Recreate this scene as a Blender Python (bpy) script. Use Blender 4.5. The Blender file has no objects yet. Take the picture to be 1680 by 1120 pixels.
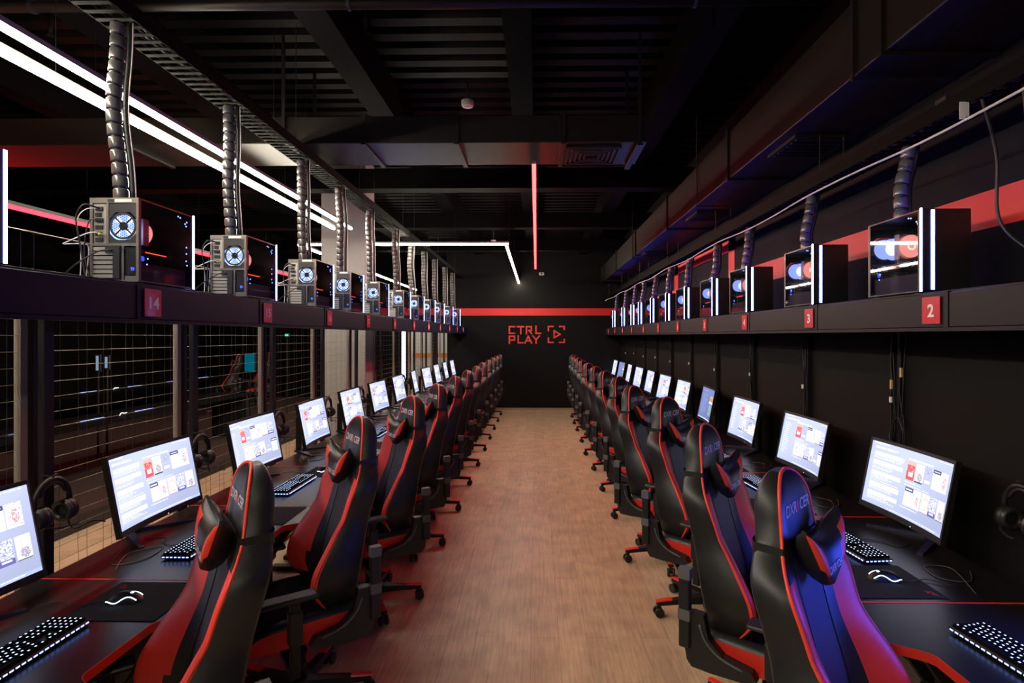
import bpy, bmesh, math, random
from mathutils import Vector, Matrix, Euler
PI = math.pi
C = bpy.context.scene.collection
SC = bpy.context.scene
random.seed(7)

# ------------------------------------------------------------------ camera, world, exposure
H = 1.75
cam_d = bpy.data.cameras.new('camera'); cam = bpy.data.objects.new('camera', cam_d); C.objects.link(cam)
cam.location = (0, 0, H); cam.rotation_euler = (PI/2, 0, 14/900)
cam_d.sensor_width = 36; cam_d.lens = 900/1680*36
cam_d.shift_x = -26/1680; cam_d.shift_y = -9/1680
cam_d.clip_start = 0.02
SC.camera = cam
W = bpy.data.worlds.new('world'); SC.world = W; W.use_nodes = True
W.node_tree.nodes['Background'].inputs[0].default_value = (0.02, 0.02, 0.03, 1)
W.node_tree.nodes['Background'].inputs[1].default_value = 0.2
SC.view_settings.view_transform = 'Standard'; SC.view_settings.look = 'None'
SC.view_settings.gamma = 1; SC.view_settings.use_curve_mapping = False
SC.view_settings.exposure = 0.0
K_WHITE, K_RED = 104.0, 56.0      # radiance of the white and red light tubes

# ------------------------------------------------------------------ materials
MATS = {}
def mat(name, col, rough=0.5, metal=0.0, spec=0.5, noise=0.0, nscale=30.0, bump=0.0, bscale=200.0, coat=0.0):
    if name in MATS: return MATS[name]
    m = bpy.data.materials.new(name); m.use_nodes = True; MATS[name] = m
    nt = m.node_tree; b = nt.nodes['Principled BSDF']
    b.inputs['Base Color'].default_value = (*col, 1); b.inputs['Roughness'].default_value = rough
    b.inputs['Metallic'].default_value = metal; b.inputs['Specular IOR Level'].default_value = spec
    b.inputs['Coat Weight'].default_value = coat
    if noise or bump: tc = nt.nodes.new('ShaderNodeTexCoord')
    if noise:
        n = nt.nodes.new('ShaderNodeTexNoise'); n.inputs['Scale'].default_value = nscale; n.inputs['Detail'].default_value = 5
        r = nt.nodes.new('ShaderNodeMapRange'); r.inputs[3].default_value = 1-noise; r.inputs[4].default_value = 1+noise
        x = nt.nodes.new('ShaderNodeMix'); x.data_type = 'RGBA'; x.blend_type = 'MULTIPLY'; x.inputs[0].default_value = 1
        x.inputs[6].default_value = (*col, 1)
        nt.links.new(tc.outputs['Object'], n.inputs['Vector']); nt.links.new(n.outputs['Fac'], r.inputs[0])
        nt.links.new(r.outputs[0], x.inputs[7]); nt.links.new(x.outputs[2], b.inputs['Base Color'])
    if bump:
        n2 = nt.nodes.new('ShaderNodeTexNoise'); n2.inputs['Scale'].default_value = bscale
        bp = nt.nodes.new('ShaderNodeBump'); bp.inputs['Strength'].default_value = bump; bp.inputs['Distance'].default_value = 0.002
        nt.links.new(tc.outputs['Object'], n2.inputs['Vector']); nt.links.new(n2.outputs['Fac'], bp.inputs['Height'])
        nt.links.new(bp.outputs[0], b.inputs['Normal'])
    return m
def emit(name, col, k):
    if name in MATS: return MATS[name]
    m = bpy.data.materials.new(name); m.use_nodes = True; MATS[name] = m
    nt = m.node_tree; nt.nodes.clear()
    e = nt.nodes.new('ShaderNodeEmission'); o = nt.nodes.new('ShaderNodeOutputMaterial')
    e.inputs[0].default_value = (*col, 1); e.inputs[1].default_value = k
    nt.links.new(e.outputs[0], o.inputs[0]); return m
def glass(name, tint, gl=0.12):
    m = bpy.data.materials.new(name); m.use_nodes = True; nt = m.node_tree; nt.nodes.clear()
    o = nt.nodes.new('ShaderNodeOutputMaterial'); t = nt.nodes.new('ShaderNodeBsdfTransparent'); g = nt.nodes.new('ShaderNodeBsdfGlossy')
    mx = nt.nodes.new('ShaderNodeMixShader'); lw = nt.nodes.new('ShaderNodeLayerWeight'); lw.inputs[0].default_value = 0.5
    pw = nt.nodes.new('ShaderNodeMath'); pw.operation = 'POWER'; pw.inputs[1].default_value = 4.0; nt.links.new(lw.outputs['Facing'], pw.inputs[0])
    f = nt.nodes.new('ShaderNodeMath'); f.operation = 'MULTIPLY_ADD'; f.inputs[1].default_value = 0.7; f.inputs[2].default_value = 0.05; nt.links.new(pw.outputs[0], f.inputs[0])
    t.inputs[0].default_value = (*tint, 1); g.inputs['Roughness'].default_value = 0.03
    nt.links.new(f.outputs[0], mx.inputs[0]); nt.links.new(t.outputs[0], mx.inputs[1]); nt.links.new(g.outputs[0], mx.inputs[2])
    nt.links.new(mx.outputs[0], o.inputs[0]); MATS[name] = m; return m

LEATHER = mat('black_leather', (0.018, 0.017, 0.018), 0.38, bump=0.25, bscale=350)
SHELL = mat('black_backshell', (0.012, 0.012, 0.013), 0.45, bump=0.2, bscale=350)
FABRIC = mat('slate_mesh_leather', (0.032, 0.033, 0.045), 0.5, noise=0.12, nscale=60, bump=0.3, bscale=500)
RED = mat('red_leather', (0.85, 0.045, 0.03), 0.42, bump=0.2, bscale=350)
PIPE = mat('orange_red_piping', (0.85, 0.06, 0.03), 0.45)
REDP = mat('red_painted_metal', (0.75, 0.03, 0.02), 0.4)
PLASTIC = mat('black_plastic', (0.011, 0.011, 0.012), 0.45)
KEYCAP = mat('matte_keycap', (0.005, 0.005, 0.006), 0.8, spec=0.06)
GREYP = mat('grey_plastic', (0.10, 0.10, 0.105), 0.5)
METALB = mat('black_powder_coat', (0.012, 0.011, 0.014), 0.45, spec=0.35, noise=0.15)
CHROME = mat('chrome', (0.6, 0.6, 0.6), 0.2, 1.0)
LOGO = mat('white_logo', (0.7, 0.7, 0.72), 0.5)
LOGOR = mat('red_logo', (0.75, 0.03, 0.05), 0.5)
DESK = mat('black_desk_laminate', (0.011, 0.0095, 0.011), 0.33, noise=0.2, nscale=8)
EDGE = mat('red_edge_band', (0.8, 0.035, 0.02), 0.4)
PAD = mat('black_cloth_pad', (0.008, 0.008, 0.009), 0.9)
CASE = mat('pc_black_steel', (0.012, 0.012, 0.014), 0.35)
REAR = mat('pc_rear_steel', (0.2, 0.18, 0.16), 0.42, 0.6, noise=0.1)
REARD = mat('pc_rear_dark', (0.035, 0.033, 0.032), 0.4, 0.3)
SILV = mat('slot_steel', (0.55, 0.52, 0.48), 0.35, 0.8)
BOARD = mat('circuit_board', (0.012, 0.008, 0.02), 0.5, noise=0.5, nscale=90)
STICK = mat('white_sticker', (0.75, 0.75, 0.72), 0.5)
SHELFM = mat('shelf_navy_black', (0.0020, 0.0055, 0.032), 0.5, spec=0.14, noise=0.1)
SHELFR = mat('shelf_dark_grey', (0.0115, 0.0095, 0.014), 0.5, spec=0.25, noise=0.1)
SIGNR = mat('red_number_plate', (0.6, 0.008, 0.02), 0.35, coat=0.12)
WHITEP = mat('white_paint', (0.9, 0.88, 0.86), 0.6)
POSTG = mat('grey_steel_frame', (0.30, 0.27, 0.24), 0.5, noise=0.1)
WIRE = mat('bright_wire', (0.30, 0.25, 0.19), 0.4, 0.4)
WIRED = mat('dull_wire', (0.12, 0.10, 0.08), 0.5, 0.3)
CABLE = mat('black_cable', (0.012, 0.012, 0.012), 0.45)
CABLEW = mat('white_cable', (0.7, 0.66, 0.6), 0.5)
CABLEY = mat('yellow_plug', (0.7, 0.6, 0.05), 0.5)
HOSE = mat('glossy_grey_wrap', (0.10, 0.095, 0.09), 0.3, coat=0.5)
HOSED = mat('dark_cable_core', (0.012, 0.012, 0.012), 0.5)
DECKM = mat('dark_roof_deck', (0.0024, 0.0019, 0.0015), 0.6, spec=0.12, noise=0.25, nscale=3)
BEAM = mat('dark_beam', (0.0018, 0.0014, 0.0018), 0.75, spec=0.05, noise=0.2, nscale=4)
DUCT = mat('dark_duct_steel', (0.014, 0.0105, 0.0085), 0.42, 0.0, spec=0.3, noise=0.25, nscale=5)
WALL = mat('black_wall_paint', (0.0065, 0.0055, 0.0055), 0.7, spec=0.15, noise=0.15, nscale=3)
WALLD = mat('deep_black_wall', (0.002, 0.002, 0.002), 0.8, spec=0.1)
STRIPE = mat('red_wall_paint', (0.72, 0.025, 0.02), 0.5, noise=0.06, nscale=5)
SIGN = mat('orange_red_letters', (0.75, 0.06, 0.035), 0.5)
COLM = mat('grey_concrete', (0.34, 0.33, 0.32), 0.75, noise=0.08, nscale=5)
ALU = mat('tube_housing', (0.3, 0.3, 0.3), 0.4, 0.5)
OFFW = mat('off_white_plastic', (0.62, 0.56, 0.55), 0.5)
ORANGE = mat('orange_stripe', (0.85, 0.25, 0.05), 0.6)
PALE = mat('pale_wall', (0.7, 0.68, 0.62), 0.7)

E_WHITE = emit('white_tube_light', (1.0, 0.90, 0.72), K_WHITE)
E_RED = emit('red_tube_light', (1.0, 0.008, 0.008), K_RED)
E_REDFAR = emit('red_tube_light_far', (1.0, 0.012, 0.02), 14)
E_LED = emit('blue_white_led', (0.16, 0.26, 1.0), 30)
E_LEDB = emit('blue_led', (0.04, 0.06, 1.0), 60)
E_FAN = emit('fan_light', (0.30, 0.44, 1.0), 2.4)
E_FANW = emit('fan_light_white', (0.7, 0.82, 1.0), 3.0)
E_SALMON = emit('fan_light_salmon', (1.0, 0.36, 0.24), 2.0)
E_SALMONW = emit('fan_hub_light_salmon', (1.0, 0.7, 0.5), 3)
E_DOT = emit('blue_dot_led', (0.25, 0.4, 1.0), 6)
E_DOTD = emit('dim_blue_dot_led', (0.04, 0.1, 0.9), 2.5)
E_KEY = emit('key_legend_light', (0.55, 0.68, 1.0), 2.4)
E_UNDER = emit('keyboard_rim_light', (0.25, 0.38, 1.0), 4.5)
E_MOUSE = emit('mouse_light', (0.7, 0.88, 1.0), 5)
E_TOP = emit('added_blue_top_glow', (0.01, 0.02, 1.0), 32)
E_ORD = emit('red_dot_led', (1.0, 0.06, 0.02), 6)
E_TEAL = emit('teal_screen', (0.0, 0.10, 0.15), 1.0)
E_GREEN = emit('green_exit_light', (0.05, 0.9, 0.35), 1.4)
E_DOOR = emit('door_tube_light', (0.85, 0.9, 1.0), 5)
E_POST = emit('small_screen_light', (0.2, 0.3, 0.4), 1.0)
GLASS = glass('smoked_side_glass', (0.50, 0.46, 0.60))
GLASSC = glass('clear_window_glass', (0.8, 0.85, 0.85))

# screen: its picture is the light it gives off
def screen_mat(k):
    m = bpy.data.materials.new('screen_picture'); m.use_nodes = True; nt = m.node_tree; nt.nodes.clear()
    e = nt.nodes.new('ShaderNodeEmission'); o = nt.nodes.new('ShaderNodeOutputMaterial'); a = nt.nodes.new('ShaderNodeAttribute')
    a.attribute_name = 'picture'; e.inputs[1].default_value = k
    nt.links.new(a.outputs['Color'], e.inputs[0]); nt.links.new(e.outputs[0], o.inputs[0]); return m
SCREEN = screen_mat(1.22)
BLUESCREEN = emit('blue_screen_picture', (0.05, 0.09, 1.0), 15.0)

# wood floor
def floor_mat():
    m = bpy.data.materials.new('wood_plank_floor'); m.use_nodes = True; nt = m.node_tree; b = nt.nodes['Principled BSDF']
    tc = nt.nodes.new('ShaderNodeTexCoord'); mp = nt.nodes.new('ShaderNodeMapping'); mp.inputs['Rotation'].default_value = (0, 0, PI/2)
    mp.inputs['Location'].default_value = (0.3, 0.03, 0)
    br = nt.nodes.new('ShaderNodeTexBrick'); br.inputs['Scale'].default_value = 1
    br.inputs['Brick Width'].default_value = 1.22; br.inputs['Row Height'].default_value = 0.16; br.inputs['Mortar Size'].default_value = 0.0012
    br.inputs['Color1'].default_value = (0.47, 0.325, 0.205, 1); br.inputs['Color2'].default_value = (0.54, 0.38, 0.245, 1); br.inputs['Mortar'].default_value = (0.30, 0.195, 0.12, 1)
    br.inputs['Bias'].default_value = 0.0; br.offset = 0.37
    mp2 = nt.nodes.new('ShaderNodeMapping'); mp2.inputs['Scale'].default_value = (28, 1.6, 1)
    n = nt.nodes.new('ShaderNodeTexNoise'); n.inputs['Scale'].default_value = 2.2; n.inputs['Detail'].default_value = 8; n.inputs['Roughness'].default_value = 0.65
    r = nt.nodes.new('ShaderNodeMapRange'); r.inputs[1].default_value = 0.3; r.inputs[2].default_value = 0.7; r.inputs[3].default_value = 0.72; r.inputs[4].default_value = 1.2
    n3 = nt.nodes.new('ShaderNodeTexNoise'); n3.inputs['Scale'].default_value = 5; n3.inputs['Detail'].default_value = 4
    r3 = nt.nodes.new('ShaderNodeMapRange'); r3.inputs[1].default_value = 0.35; r3.inputs[2].default_value = 0.65; r3.inputs[3].default_value = 0.85; r3.inputs[4].default_value = 1.12
    x = nt.nodes.new('ShaderNodeMix'); x.data_type = 'RGBA'; x.blend_type = 'MULTIPLY'; x.inputs[0].default_value = 1
    x3 = nt.nodes.new('ShaderNodeMix'); x3.data_type = 'RGBA'; x3.blend_type = 'MULTIPLY'; x3.inputs[0].default_value = 1
    L = nt.links.new
    L(tc.outputs['Object'], mp.inputs[0]); L(mp.outputs[0], br.inputs['Vector']); L(tc.outputs['Object'], mp2.inputs[0]); L(mp2.outputs[0], n.inputs['Vector'])
    L(n.outputs['Fac'], r.inputs[0]); L(br.outputs['Color'], x.inputs[6]); L(r.outputs[0], x.inputs[7])
    L(tc.outputs['Object'], n3.inputs['Vector']); L(n3.outputs['Fac'], r3.inputs[0]); L(x.outputs[2], x3.inputs[6]); L(r3.outputs[0], x3.inputs[7])
    L(x3.outputs[2], b.inputs['Base Color']); b.inputs['Roughness'].default_value = 0.42
    bp = nt.nodes.new('ShaderNodeBump'); bp.inputs['Strength'].default_value = 0.4; bp.inputs['Distance'].default_value = 0.003
    L(n.outputs['Fac'], bp.inputs['Height']); L(bp.outputs[0], b.inputs['Normal'])
    return m
FLOORM = floor_mat()

# ------------------------------------------------------------------ mesh helpers
def bx(bm, x0, x1, y0, y1, z0, z1, mi=0, M=None):
    vs = [Vector((x, y, z)) for x in (x0, x1) for y in (y0, y1) for z in (z0, z1)]
    if M: vs = [M @ v for v in vs]
    v = [bm.verts.new(p) for p in vs]
    for f in ((0,1,3,2), (4,6,7,5), (0,4,5,1), (2,3,7,6), (0,2,6,4), (1,5,7,3)):
        fc = bm.faces.new([v[i] for i in f]); fc.material_index = mi
    return v
def bxb(bm, x0, x1, y0, y1, z0, z1, r, mi=0, M=None, seg=2):
    b2 = bmesh.new(); bx(b2, x0, x1, y0, y1, z0, z1)
    bmesh.ops.recalc_face_normals(b2, faces=b2.faces)
    bmesh.ops.bevel(b2, geom=list(b2.edges), offset=r, segments=seg, affect='EDGES', profile=0.5)
    add(bm, b2, M, mi)
def add(bm, b2, M=None, mi=None):
    mp = {}
    for v in b2.verts: mp[v] = bm.verts.new(M @ v.co if M else v.co)
    for f in b2.faces:
        try: nf = bm.faces.new([mp[v] for v in f.verts])
        except ValueError: continue
        nf.material_index = f.material_index if mi is None else mi; nf.smooth = f.smooth
    b2.free()
def frame_at(t):
    t = t.normalized(); a = Vector((0, 0, 1)) if abs(t.z) < 0.9 else Vector((1, 0, 0))
    u = t.cross(a).normalized(); return u, t.cross(u).normalized()
def tube(bm, pts, r, n=8, mi=0, closed=False, cap=True):
    pts = [Vector(p) for p in pts]; rings = []; N = len(pts); u0 = None
    for i, p in enumerate(pts):
        if closed: t = pts[(i+1) % N] - pts[i-1]
        else: t = pts[min(i+1, N-1)] - pts[max(i-1, 0)]
        if t.length < 1e-9: t = Vector((0, 0, 1))
        t.normalize()
        if u0 is None: u, v = frame_at(t)
        else:
            u = (u0 - t*u0.dot(t))
            if u.length < 1e-6: u, _ = frame_at(t)
            u.normalize(); v = t.cross(u)
        u0 = u; rr = r[i] if isinstance(r, (list, tuple)) else r
        rings.append([bm.verts.new(p + (u*math.cos(2*PI*k/n) + v*math.sin(2*PI*k/n))*rr) for k in range(n)])
    for i in range(N if closed else N-1):
        a, b = rings[i], rings[(i+1) % N]
        for k in range(n):
            f = bm.faces.new((a[k], a[(k+1) % n], b[(k+1) % n], b[k])); f.material_index = mi; f.smooth = n > 4
    if cap and not closed:
        f = bm.faces.new(rings[0][::-1]); f.material_index = mi; f = bm.faces.new(rings[-1]); f.material_index = mi
def smooth_path(pts, n=6):
    P = [Vector(p) for p in pts]; out = []
    for i in range(len(P)-1):
        p0, p1, p2, p3 = P[max(i-1, 0)], P[i], P[i+1], P[min(i+2, len(P)-1)]
        for k in range(n):
            t = k/n; out.append(0.5*((2*p1) + (p2-p0)*t + (2*p0-5*p1+4*p2-p3)*t*t + (3*p1-p0-3*p2+p3)*t**3))
    out.append(P[-1]); return out
def cyl(bm, p0, p1, r, n=16, mi=0, r2=None):
    tube(bm, [p0, p1], [r, r if r2 is None else r2], n, mi)
def prism(bm, poly, z0, z1, mi=0, M=None, side_mi=None):
    a = [bm.verts.new((M @ Vector((x, y, z0))) if M else (x, y, z0)) for x, y in poly]
    b = [bm.verts.new((M @ Vector((x, y, z1))) if M else (x, y, z1)) for x, y in poly]
    f = bm.faces.new(a[::-1]); f.material_index = mi; f = bm.faces.new(b); f.material_index = mi
    for i in range(len(poly)):
        j = (i+1) % len(poly); f = bm.faces.new((a[i], a[j], b[j], b[i])); f.material_index = mi if side_mi is None else side_mi
def disc(bm, c, r, axis='y', n=20, mi=0, r_in=0.0, t=0.004):
    ax = {'y': Vector((0, 1, 0)), 'x': Vector((1, 0, 0)), 'z': Vector((0, 0, 1))}[axis]
    c = Vector(c)
    if r_in == 0: cyl(bm, c-ax*t/2, c+ax*t/2, r, n, mi)
    else:
        u, v = frame_at(ax); R = []
        for rr in (r_in, r):
            for s in (-1, 1):
                R.append([bm.verts.new(c + ax*s*t/2 + (u*math.cos(2*PI*k/n)+v*math.sin(2*PI*k/n))*rr) for k in range(n)])
        for a, b in ((R[0], R[2]), (R[3], R[1]), (R[2], R[3]), (R[1], R[0])):
            for k in range(n): f = bm.faces.new((a[k], a[(k+1) % n], b[(k+1) % n], b[k])); f.material_index = mi
def obj(name, bm, mats, parent=None, smooth=False, recalc=True, loc=None):
    if recalc: bmesh.ops.recalc_face_normals(bm, faces=bm.faces)
    me = bpy.data.meshes.new(name); bm.to_mesh(me); bm.free()
    for m in (mats if isinstance(mats, (list, tuple)) else [mats]): me.materials.append(m)
    if smooth:
        for p in me.polygons: p.use_smooth = True
    o = bpy.data.objects.new(name, me); C.objects.link(o)
    if parent: o.parent = parent
    if loc: o.location = loc
    return o
def nb(): return bmesh.new()
def box_obj(name, mats, b, parent=None, r=0.0):
    bm = nb()
    if r: bxb(bm, *b, r)
    else: bx(bm, *b)
    return obj(name, bm, mats, parent)
def tag(o, label, cat, group=None, kind=None):
    o['label'] = label; o['category'] = cat
    if group: o['group'] = group
    if kind: o['kind'] = kind
    return o
def struct(name, bm, m): o = obj(name, bm, m); o['kind'] = 'structure'; return o
def sbox(name, m, *b): bm = nb(); bx(bm, *b); return struct(name, bm, m)
def thing(name, label, cat, loc=(0, 0, 0), rz=0, group=None):
    o = bpy.data.objects.new(name, None); C.objects.link(o); o.location = loc; o.rotation_euler = (0, 0, rz)
    o.empty_display_size = 0.1
    return tag(o, label, cat, group)
KIDS = {}
def dup(root, loc, rz, label):
    if root not in KIDS:
        KIDS[root] = [(c, list(c.children)) for c in root.children]
    r = root.copy(); C.objects.link(r); r.location = loc; r.rotation_euler = (0, 0, rz); r['label'] = label
    for c, gs in KIDS[root]:
        d = c.copy(); C.objects.link(d); d.parent = r
        for g in gs:
            e = g.copy(); C.objects.link(e); e.parent = d
    return r
def text_bm(s, size, extrude=0.0, shear=0.0, sx=1.0, bold=0.0):
    cu = bpy.data.curves.new('t', 'FONT'); cu.body = s; cu.size = size; cu.extrude = extrude; cu.shear = shear
    cu.align_x = 'CENTER'; cu.align_y = 'CENTER'; cu.offset = bold
    o = bpy.data.objects.new('t', cu); C.objects.link(o)
    dg = bpy.context.evaluated_depsgraph_get(); me = bpy.data.meshes.new_from_object(o.evaluated_get(dg))
    bm = nb(); bm.from_mesh(me); bpy.data.objects.remove(o); bpy.data.meshes.remove(me); bpy.data.curves.remove(cu)
    for v in bm.verts: v.co.x *= sx
    return bm
ORD = ['first','second','third','fourth','fifth','sixth','seventh','eighth','ninth','tenth','eleventh','twelfth']

# ------------------------------------------------------------------ setting
DB = 13.0           # back wall
XR = 2.0            # right wall
bm = nb(); bx(bm, -4.1, XR, -4, DB+2.6, -0.1, 0.0); struct('floor', bm, FLOORM)
sbox('wall_right', WALL, XR, XR+0.12, -4, DB, 0, 4.1)
sbox('wall_back', WALL, -2.12, XR+0.12, DB, DB+0.12, 0, 4.1)
sbox('wall_front', WALLD, -9.6, XR+0.12, -4.12, -4, 0, 4.1)
sbox('wall_left', WALLD, -9.72, -9.6, -4.12, DB+2.7, 0, 4.1)
sbox('wall_rear', WALLD, -9.72, -2.12, DB+2.6, DB+2.72, 0, 4.1)
sbox('floor.001', mat('dark_brown_carpet_floor', (0.045, 0.016, 0.012), 0.9, noise=0.2, nscale=10), -9.6, -4.1, -4, DB+2.6, -0.1, 0.004)
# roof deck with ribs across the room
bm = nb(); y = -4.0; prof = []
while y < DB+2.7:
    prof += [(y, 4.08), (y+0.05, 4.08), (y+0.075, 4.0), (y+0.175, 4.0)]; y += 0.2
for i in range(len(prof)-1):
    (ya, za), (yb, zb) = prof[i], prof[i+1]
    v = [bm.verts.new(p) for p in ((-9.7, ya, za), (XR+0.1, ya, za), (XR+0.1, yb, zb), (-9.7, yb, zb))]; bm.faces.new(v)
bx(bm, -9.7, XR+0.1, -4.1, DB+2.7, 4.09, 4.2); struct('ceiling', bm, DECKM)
n = 0
def trim(m, *b):
    global n; n += 1; return sbox('trim_%d' % n, m, *b)
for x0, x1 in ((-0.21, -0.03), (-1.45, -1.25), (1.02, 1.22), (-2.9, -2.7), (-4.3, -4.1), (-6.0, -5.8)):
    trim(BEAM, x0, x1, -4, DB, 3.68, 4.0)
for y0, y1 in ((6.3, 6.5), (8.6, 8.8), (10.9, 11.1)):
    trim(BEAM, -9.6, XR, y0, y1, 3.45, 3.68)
trim(STRIPE, -2.1, XR-0.004, DB-0.008, DB, 2.235, 2.405)
bm = nb()
for a in ((-1.0, 5.55, 2.225, 2.39), (5.55, 5.72, 2.225, 2.78), (5.55, 7.9, 2.62, 2.78), (7.75, 7.95, 2.225, 2.78), (7.95, DB-0.01, 2.235, 2.405)):
    bx(bm, XR-0.008, XR, a[0], a[1], a[2], a[3])
struct('trim_%d' % (n+1), bm, STRIPE); n += 1
sbox('baseboard_back', mat('tan_skirting', (0.35, 0.24, 0.18), 0.5), -2.0, XR, DB-0.015, DB, 0, 0.05)
# ledge along the far edge of the bright floor
trim(mat('low_ledge', (0.02, 0.013, 0.011), 0.6), -4.22, -4.1, -1, DB+2.6, 0.0, 0.10)

# wall lettering
def seg(bm, p, q, w, z0=0, z1=0.02):
    p, q = Vector(p), Vector(q); d = (q-p).normalized(); nn = Vector((-d.y, d.x))*w/2
    prism(bm, [tuple(p-nn), tuple(q-nn), tuple(q+nn), tuple(p+nn)], z0, z1)
def stroke(bm, pts, w):
    for i, (a, b) in enumerate(zip(pts, pts[1:])):
        d = (Vector(b)-Vector(a)).normalized()*w/2; seg(bm, Vector(a)-d, Vector(b)+d, w, 0, 0.02+0.0004*(i % 2))
w = 0.034; GL = {
 'C': (0.155, [[(0.14, 0.155), (0.02, 0.155), (0.02, 0.0), (0.14, 0.0)]]),
 'T': (0.155, [[(0.0, 0.155), (0.15, 0.155)], [(0.085, 0.12), (0.085, -0.01)]]),
 'R': (0.155, [[(0.02, -0.01), (0.02, 0.155), (0.135, 0.155), (0.135, 0.065), (0.07, 0.065)], [(0.09, 0.055), (0.14, -0.005)]]),
 'L': (0.14, [[(0.02, 0.165), (0.02, 0.0), (0.13, 0.0)]]),
 'P': (0.155, [[(0.02, -0.01), (0.02, 0.155), (0.14, 0.155), (0.14, 0.065), (0.06, 0.065)]]),
 'A': (0.16, [[(0.0, -0.005), (0.078, 0.155), (0.156, -0.005)], [(0.07, 0.045), (0.12, 0.045)]]),
 'Y': (0.15, [[(0.0, 0.16), (0.078, 0.075), (0.156, 0.16)], [(0.078, 0.06), (0.078, -0.01)]])}
WM = Matrix(((1, 0, 0, 0), (0, 0, -1, DB), (0, 1, 0, 0), (0, 0, 0, 1)))
sg = thing('wall_lettering', 'orange-red lettering CTRL PLAY with play icon on black back wall', 'sign', (0, DB-0.001, 1.8))
for word, z, x0, st in (('CTRL', 1.815, -0.66, (0.205, 0.20, 0.225, 0.2)), ('PLAY', 1.59, -0.66, (0.21, 0.18, 0.185, 0.2))):
    x = x0
    for ch, s in zip(word, st):
        bm = nb()
        for pl in GL[ch][1]: stroke(bm, pl, w)
        o = obj('letter', bm, SIGN, sg); o.matrix_parent_inverse = sg.matrix_world.inverted()
        o.matrix_parent_inverse = Matrix.Translation((0, 0, 0))
        o.matrix_local = Matrix.Translation((x, 0, z-1.8)) @ Matrix(((1, 0, 0, 0), (0, 0, -1, 0), (0, 1, 0, 0), (0, 0, 0, 1)))
        x += s
def signpart(name, strokes, x, z):
    bm = nb()
    for pl in strokes: stroke(bm, pl, w)
    o = obj(name, bm, SIGN, sg); o.matrix_local = Matrix.Translation((x, 0, z-1.8)) @ Matrix(((1, 0, 0, 0), (0, 0, -1, 0), (0, 1, 0, 0), (0, 0, 0, 1)))
ic = 0.375
for fx, fy in ((0, 0), (1, 0), (0, 1), (1, 1)):
    cx, cy = fx*ic, fy*ic; dx, dy = (1-2*fx)*0.11, (1-2*fy)*(0.10 if fx == 0 else 0.07)
    signpart('corner_bracket', [[(cx+dx, cy), (cx, cy), (cx, cy+dy)]], 0.285, 1.60)
signpart('play_triangle', [[(0.135, 0.11), (0.135, 0.275), (0.275, 0.19), (0.135, 0.11)]], 0.285, 1.60)

# ------------------------------------------------------------------ lights of the room
def led(name, p0, p1, label, m, r=0.0145, cat='light'):
    p0, p1 = Vector(p0), Vector(p1)
    t = thing(name, label, cat, (p0+p1)/2)
    c = (p0+p1)/2; bm = nb(); d = (p1-p0)/2
    bx(bm, -r-(abs(d.x)), r+abs(d.x), -r-abs(d.y), r+abs(d.y), -r, r*0.5); obj('diffuser', bm, m, t)
    bm = nb(); bx(bm, -r*1.15-(abs(d.x)), r*1.15+abs(d.x), -r*1.15-abs(d.y), r*1.15+abs(d.y), r*0.5, r*2.2); obj('housing', bm, ALU, t)
    nn = max(2, int((p1-p0).length/2.5)+1)
    for i in range(nn):
        bm = nb(); q = p0.lerp(p1, (i+0.5)/nn)-c; tube(bm, [q+Vector((0, 0, r*2.2)), Vector((q.x, q.y, 3.985-c.z))], 0.0018, 4); obj('suspension_wire', bm, CABLE, t)
    return t
LZ = 3.01
led('linear_light', (-2.17, -3.5, LZ), (-2.17, 6.37, LZ), 'right one of the two long parallel white light tubes at upper left', E_WHITE)
led('linear_light', (-2.37, -3.5, LZ), (-2.37, 6.37, LZ), 'left one of the two long parallel white light tubes at upper left', E_WHITE)
led('linear_light', (-0.417, 7.54, LZ), (-0.417, DB-0.02, LZ), 'white light tube running toward the back wall above the lettering', E_WHITE)
led('linear_light', (-3.28+0.04, 7.5, LZ), (-0.417+0.018, 7.5, LZ), 'white light tube running straight across the room above the left shelf', E_WHITE)
led('linear_light', (-3.28, 7.54, LZ), (-3.28, 14.9, LZ), 'white light tube behind the grey column, running away over neighbouring hall', E_WHITE)
led('linear_light', (0.35, -3.6, LZ), (0.35, -0.5, LZ), 'white light tube over the aisle just behind the camera', E_WHITE)
led('red_linear_light', (-0.018, 4.06, LZ), (-0.018, 10.2, LZ), 'glowing red light tube hanging over the middle of the aisle', E_RED)
led('red_linear_light', (-5.1, 1.0, LZ), (-5.1, 11.3, LZ), 'glowing red light tube over the neighbouring hall at far left', E_REDFAR, r=0.022)

# ------------------------------------------------------------------ grey column
sbox('wall_column', COLM, -2.72, -2.16, 6.9, 7.3, 0, 4.0)

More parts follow.
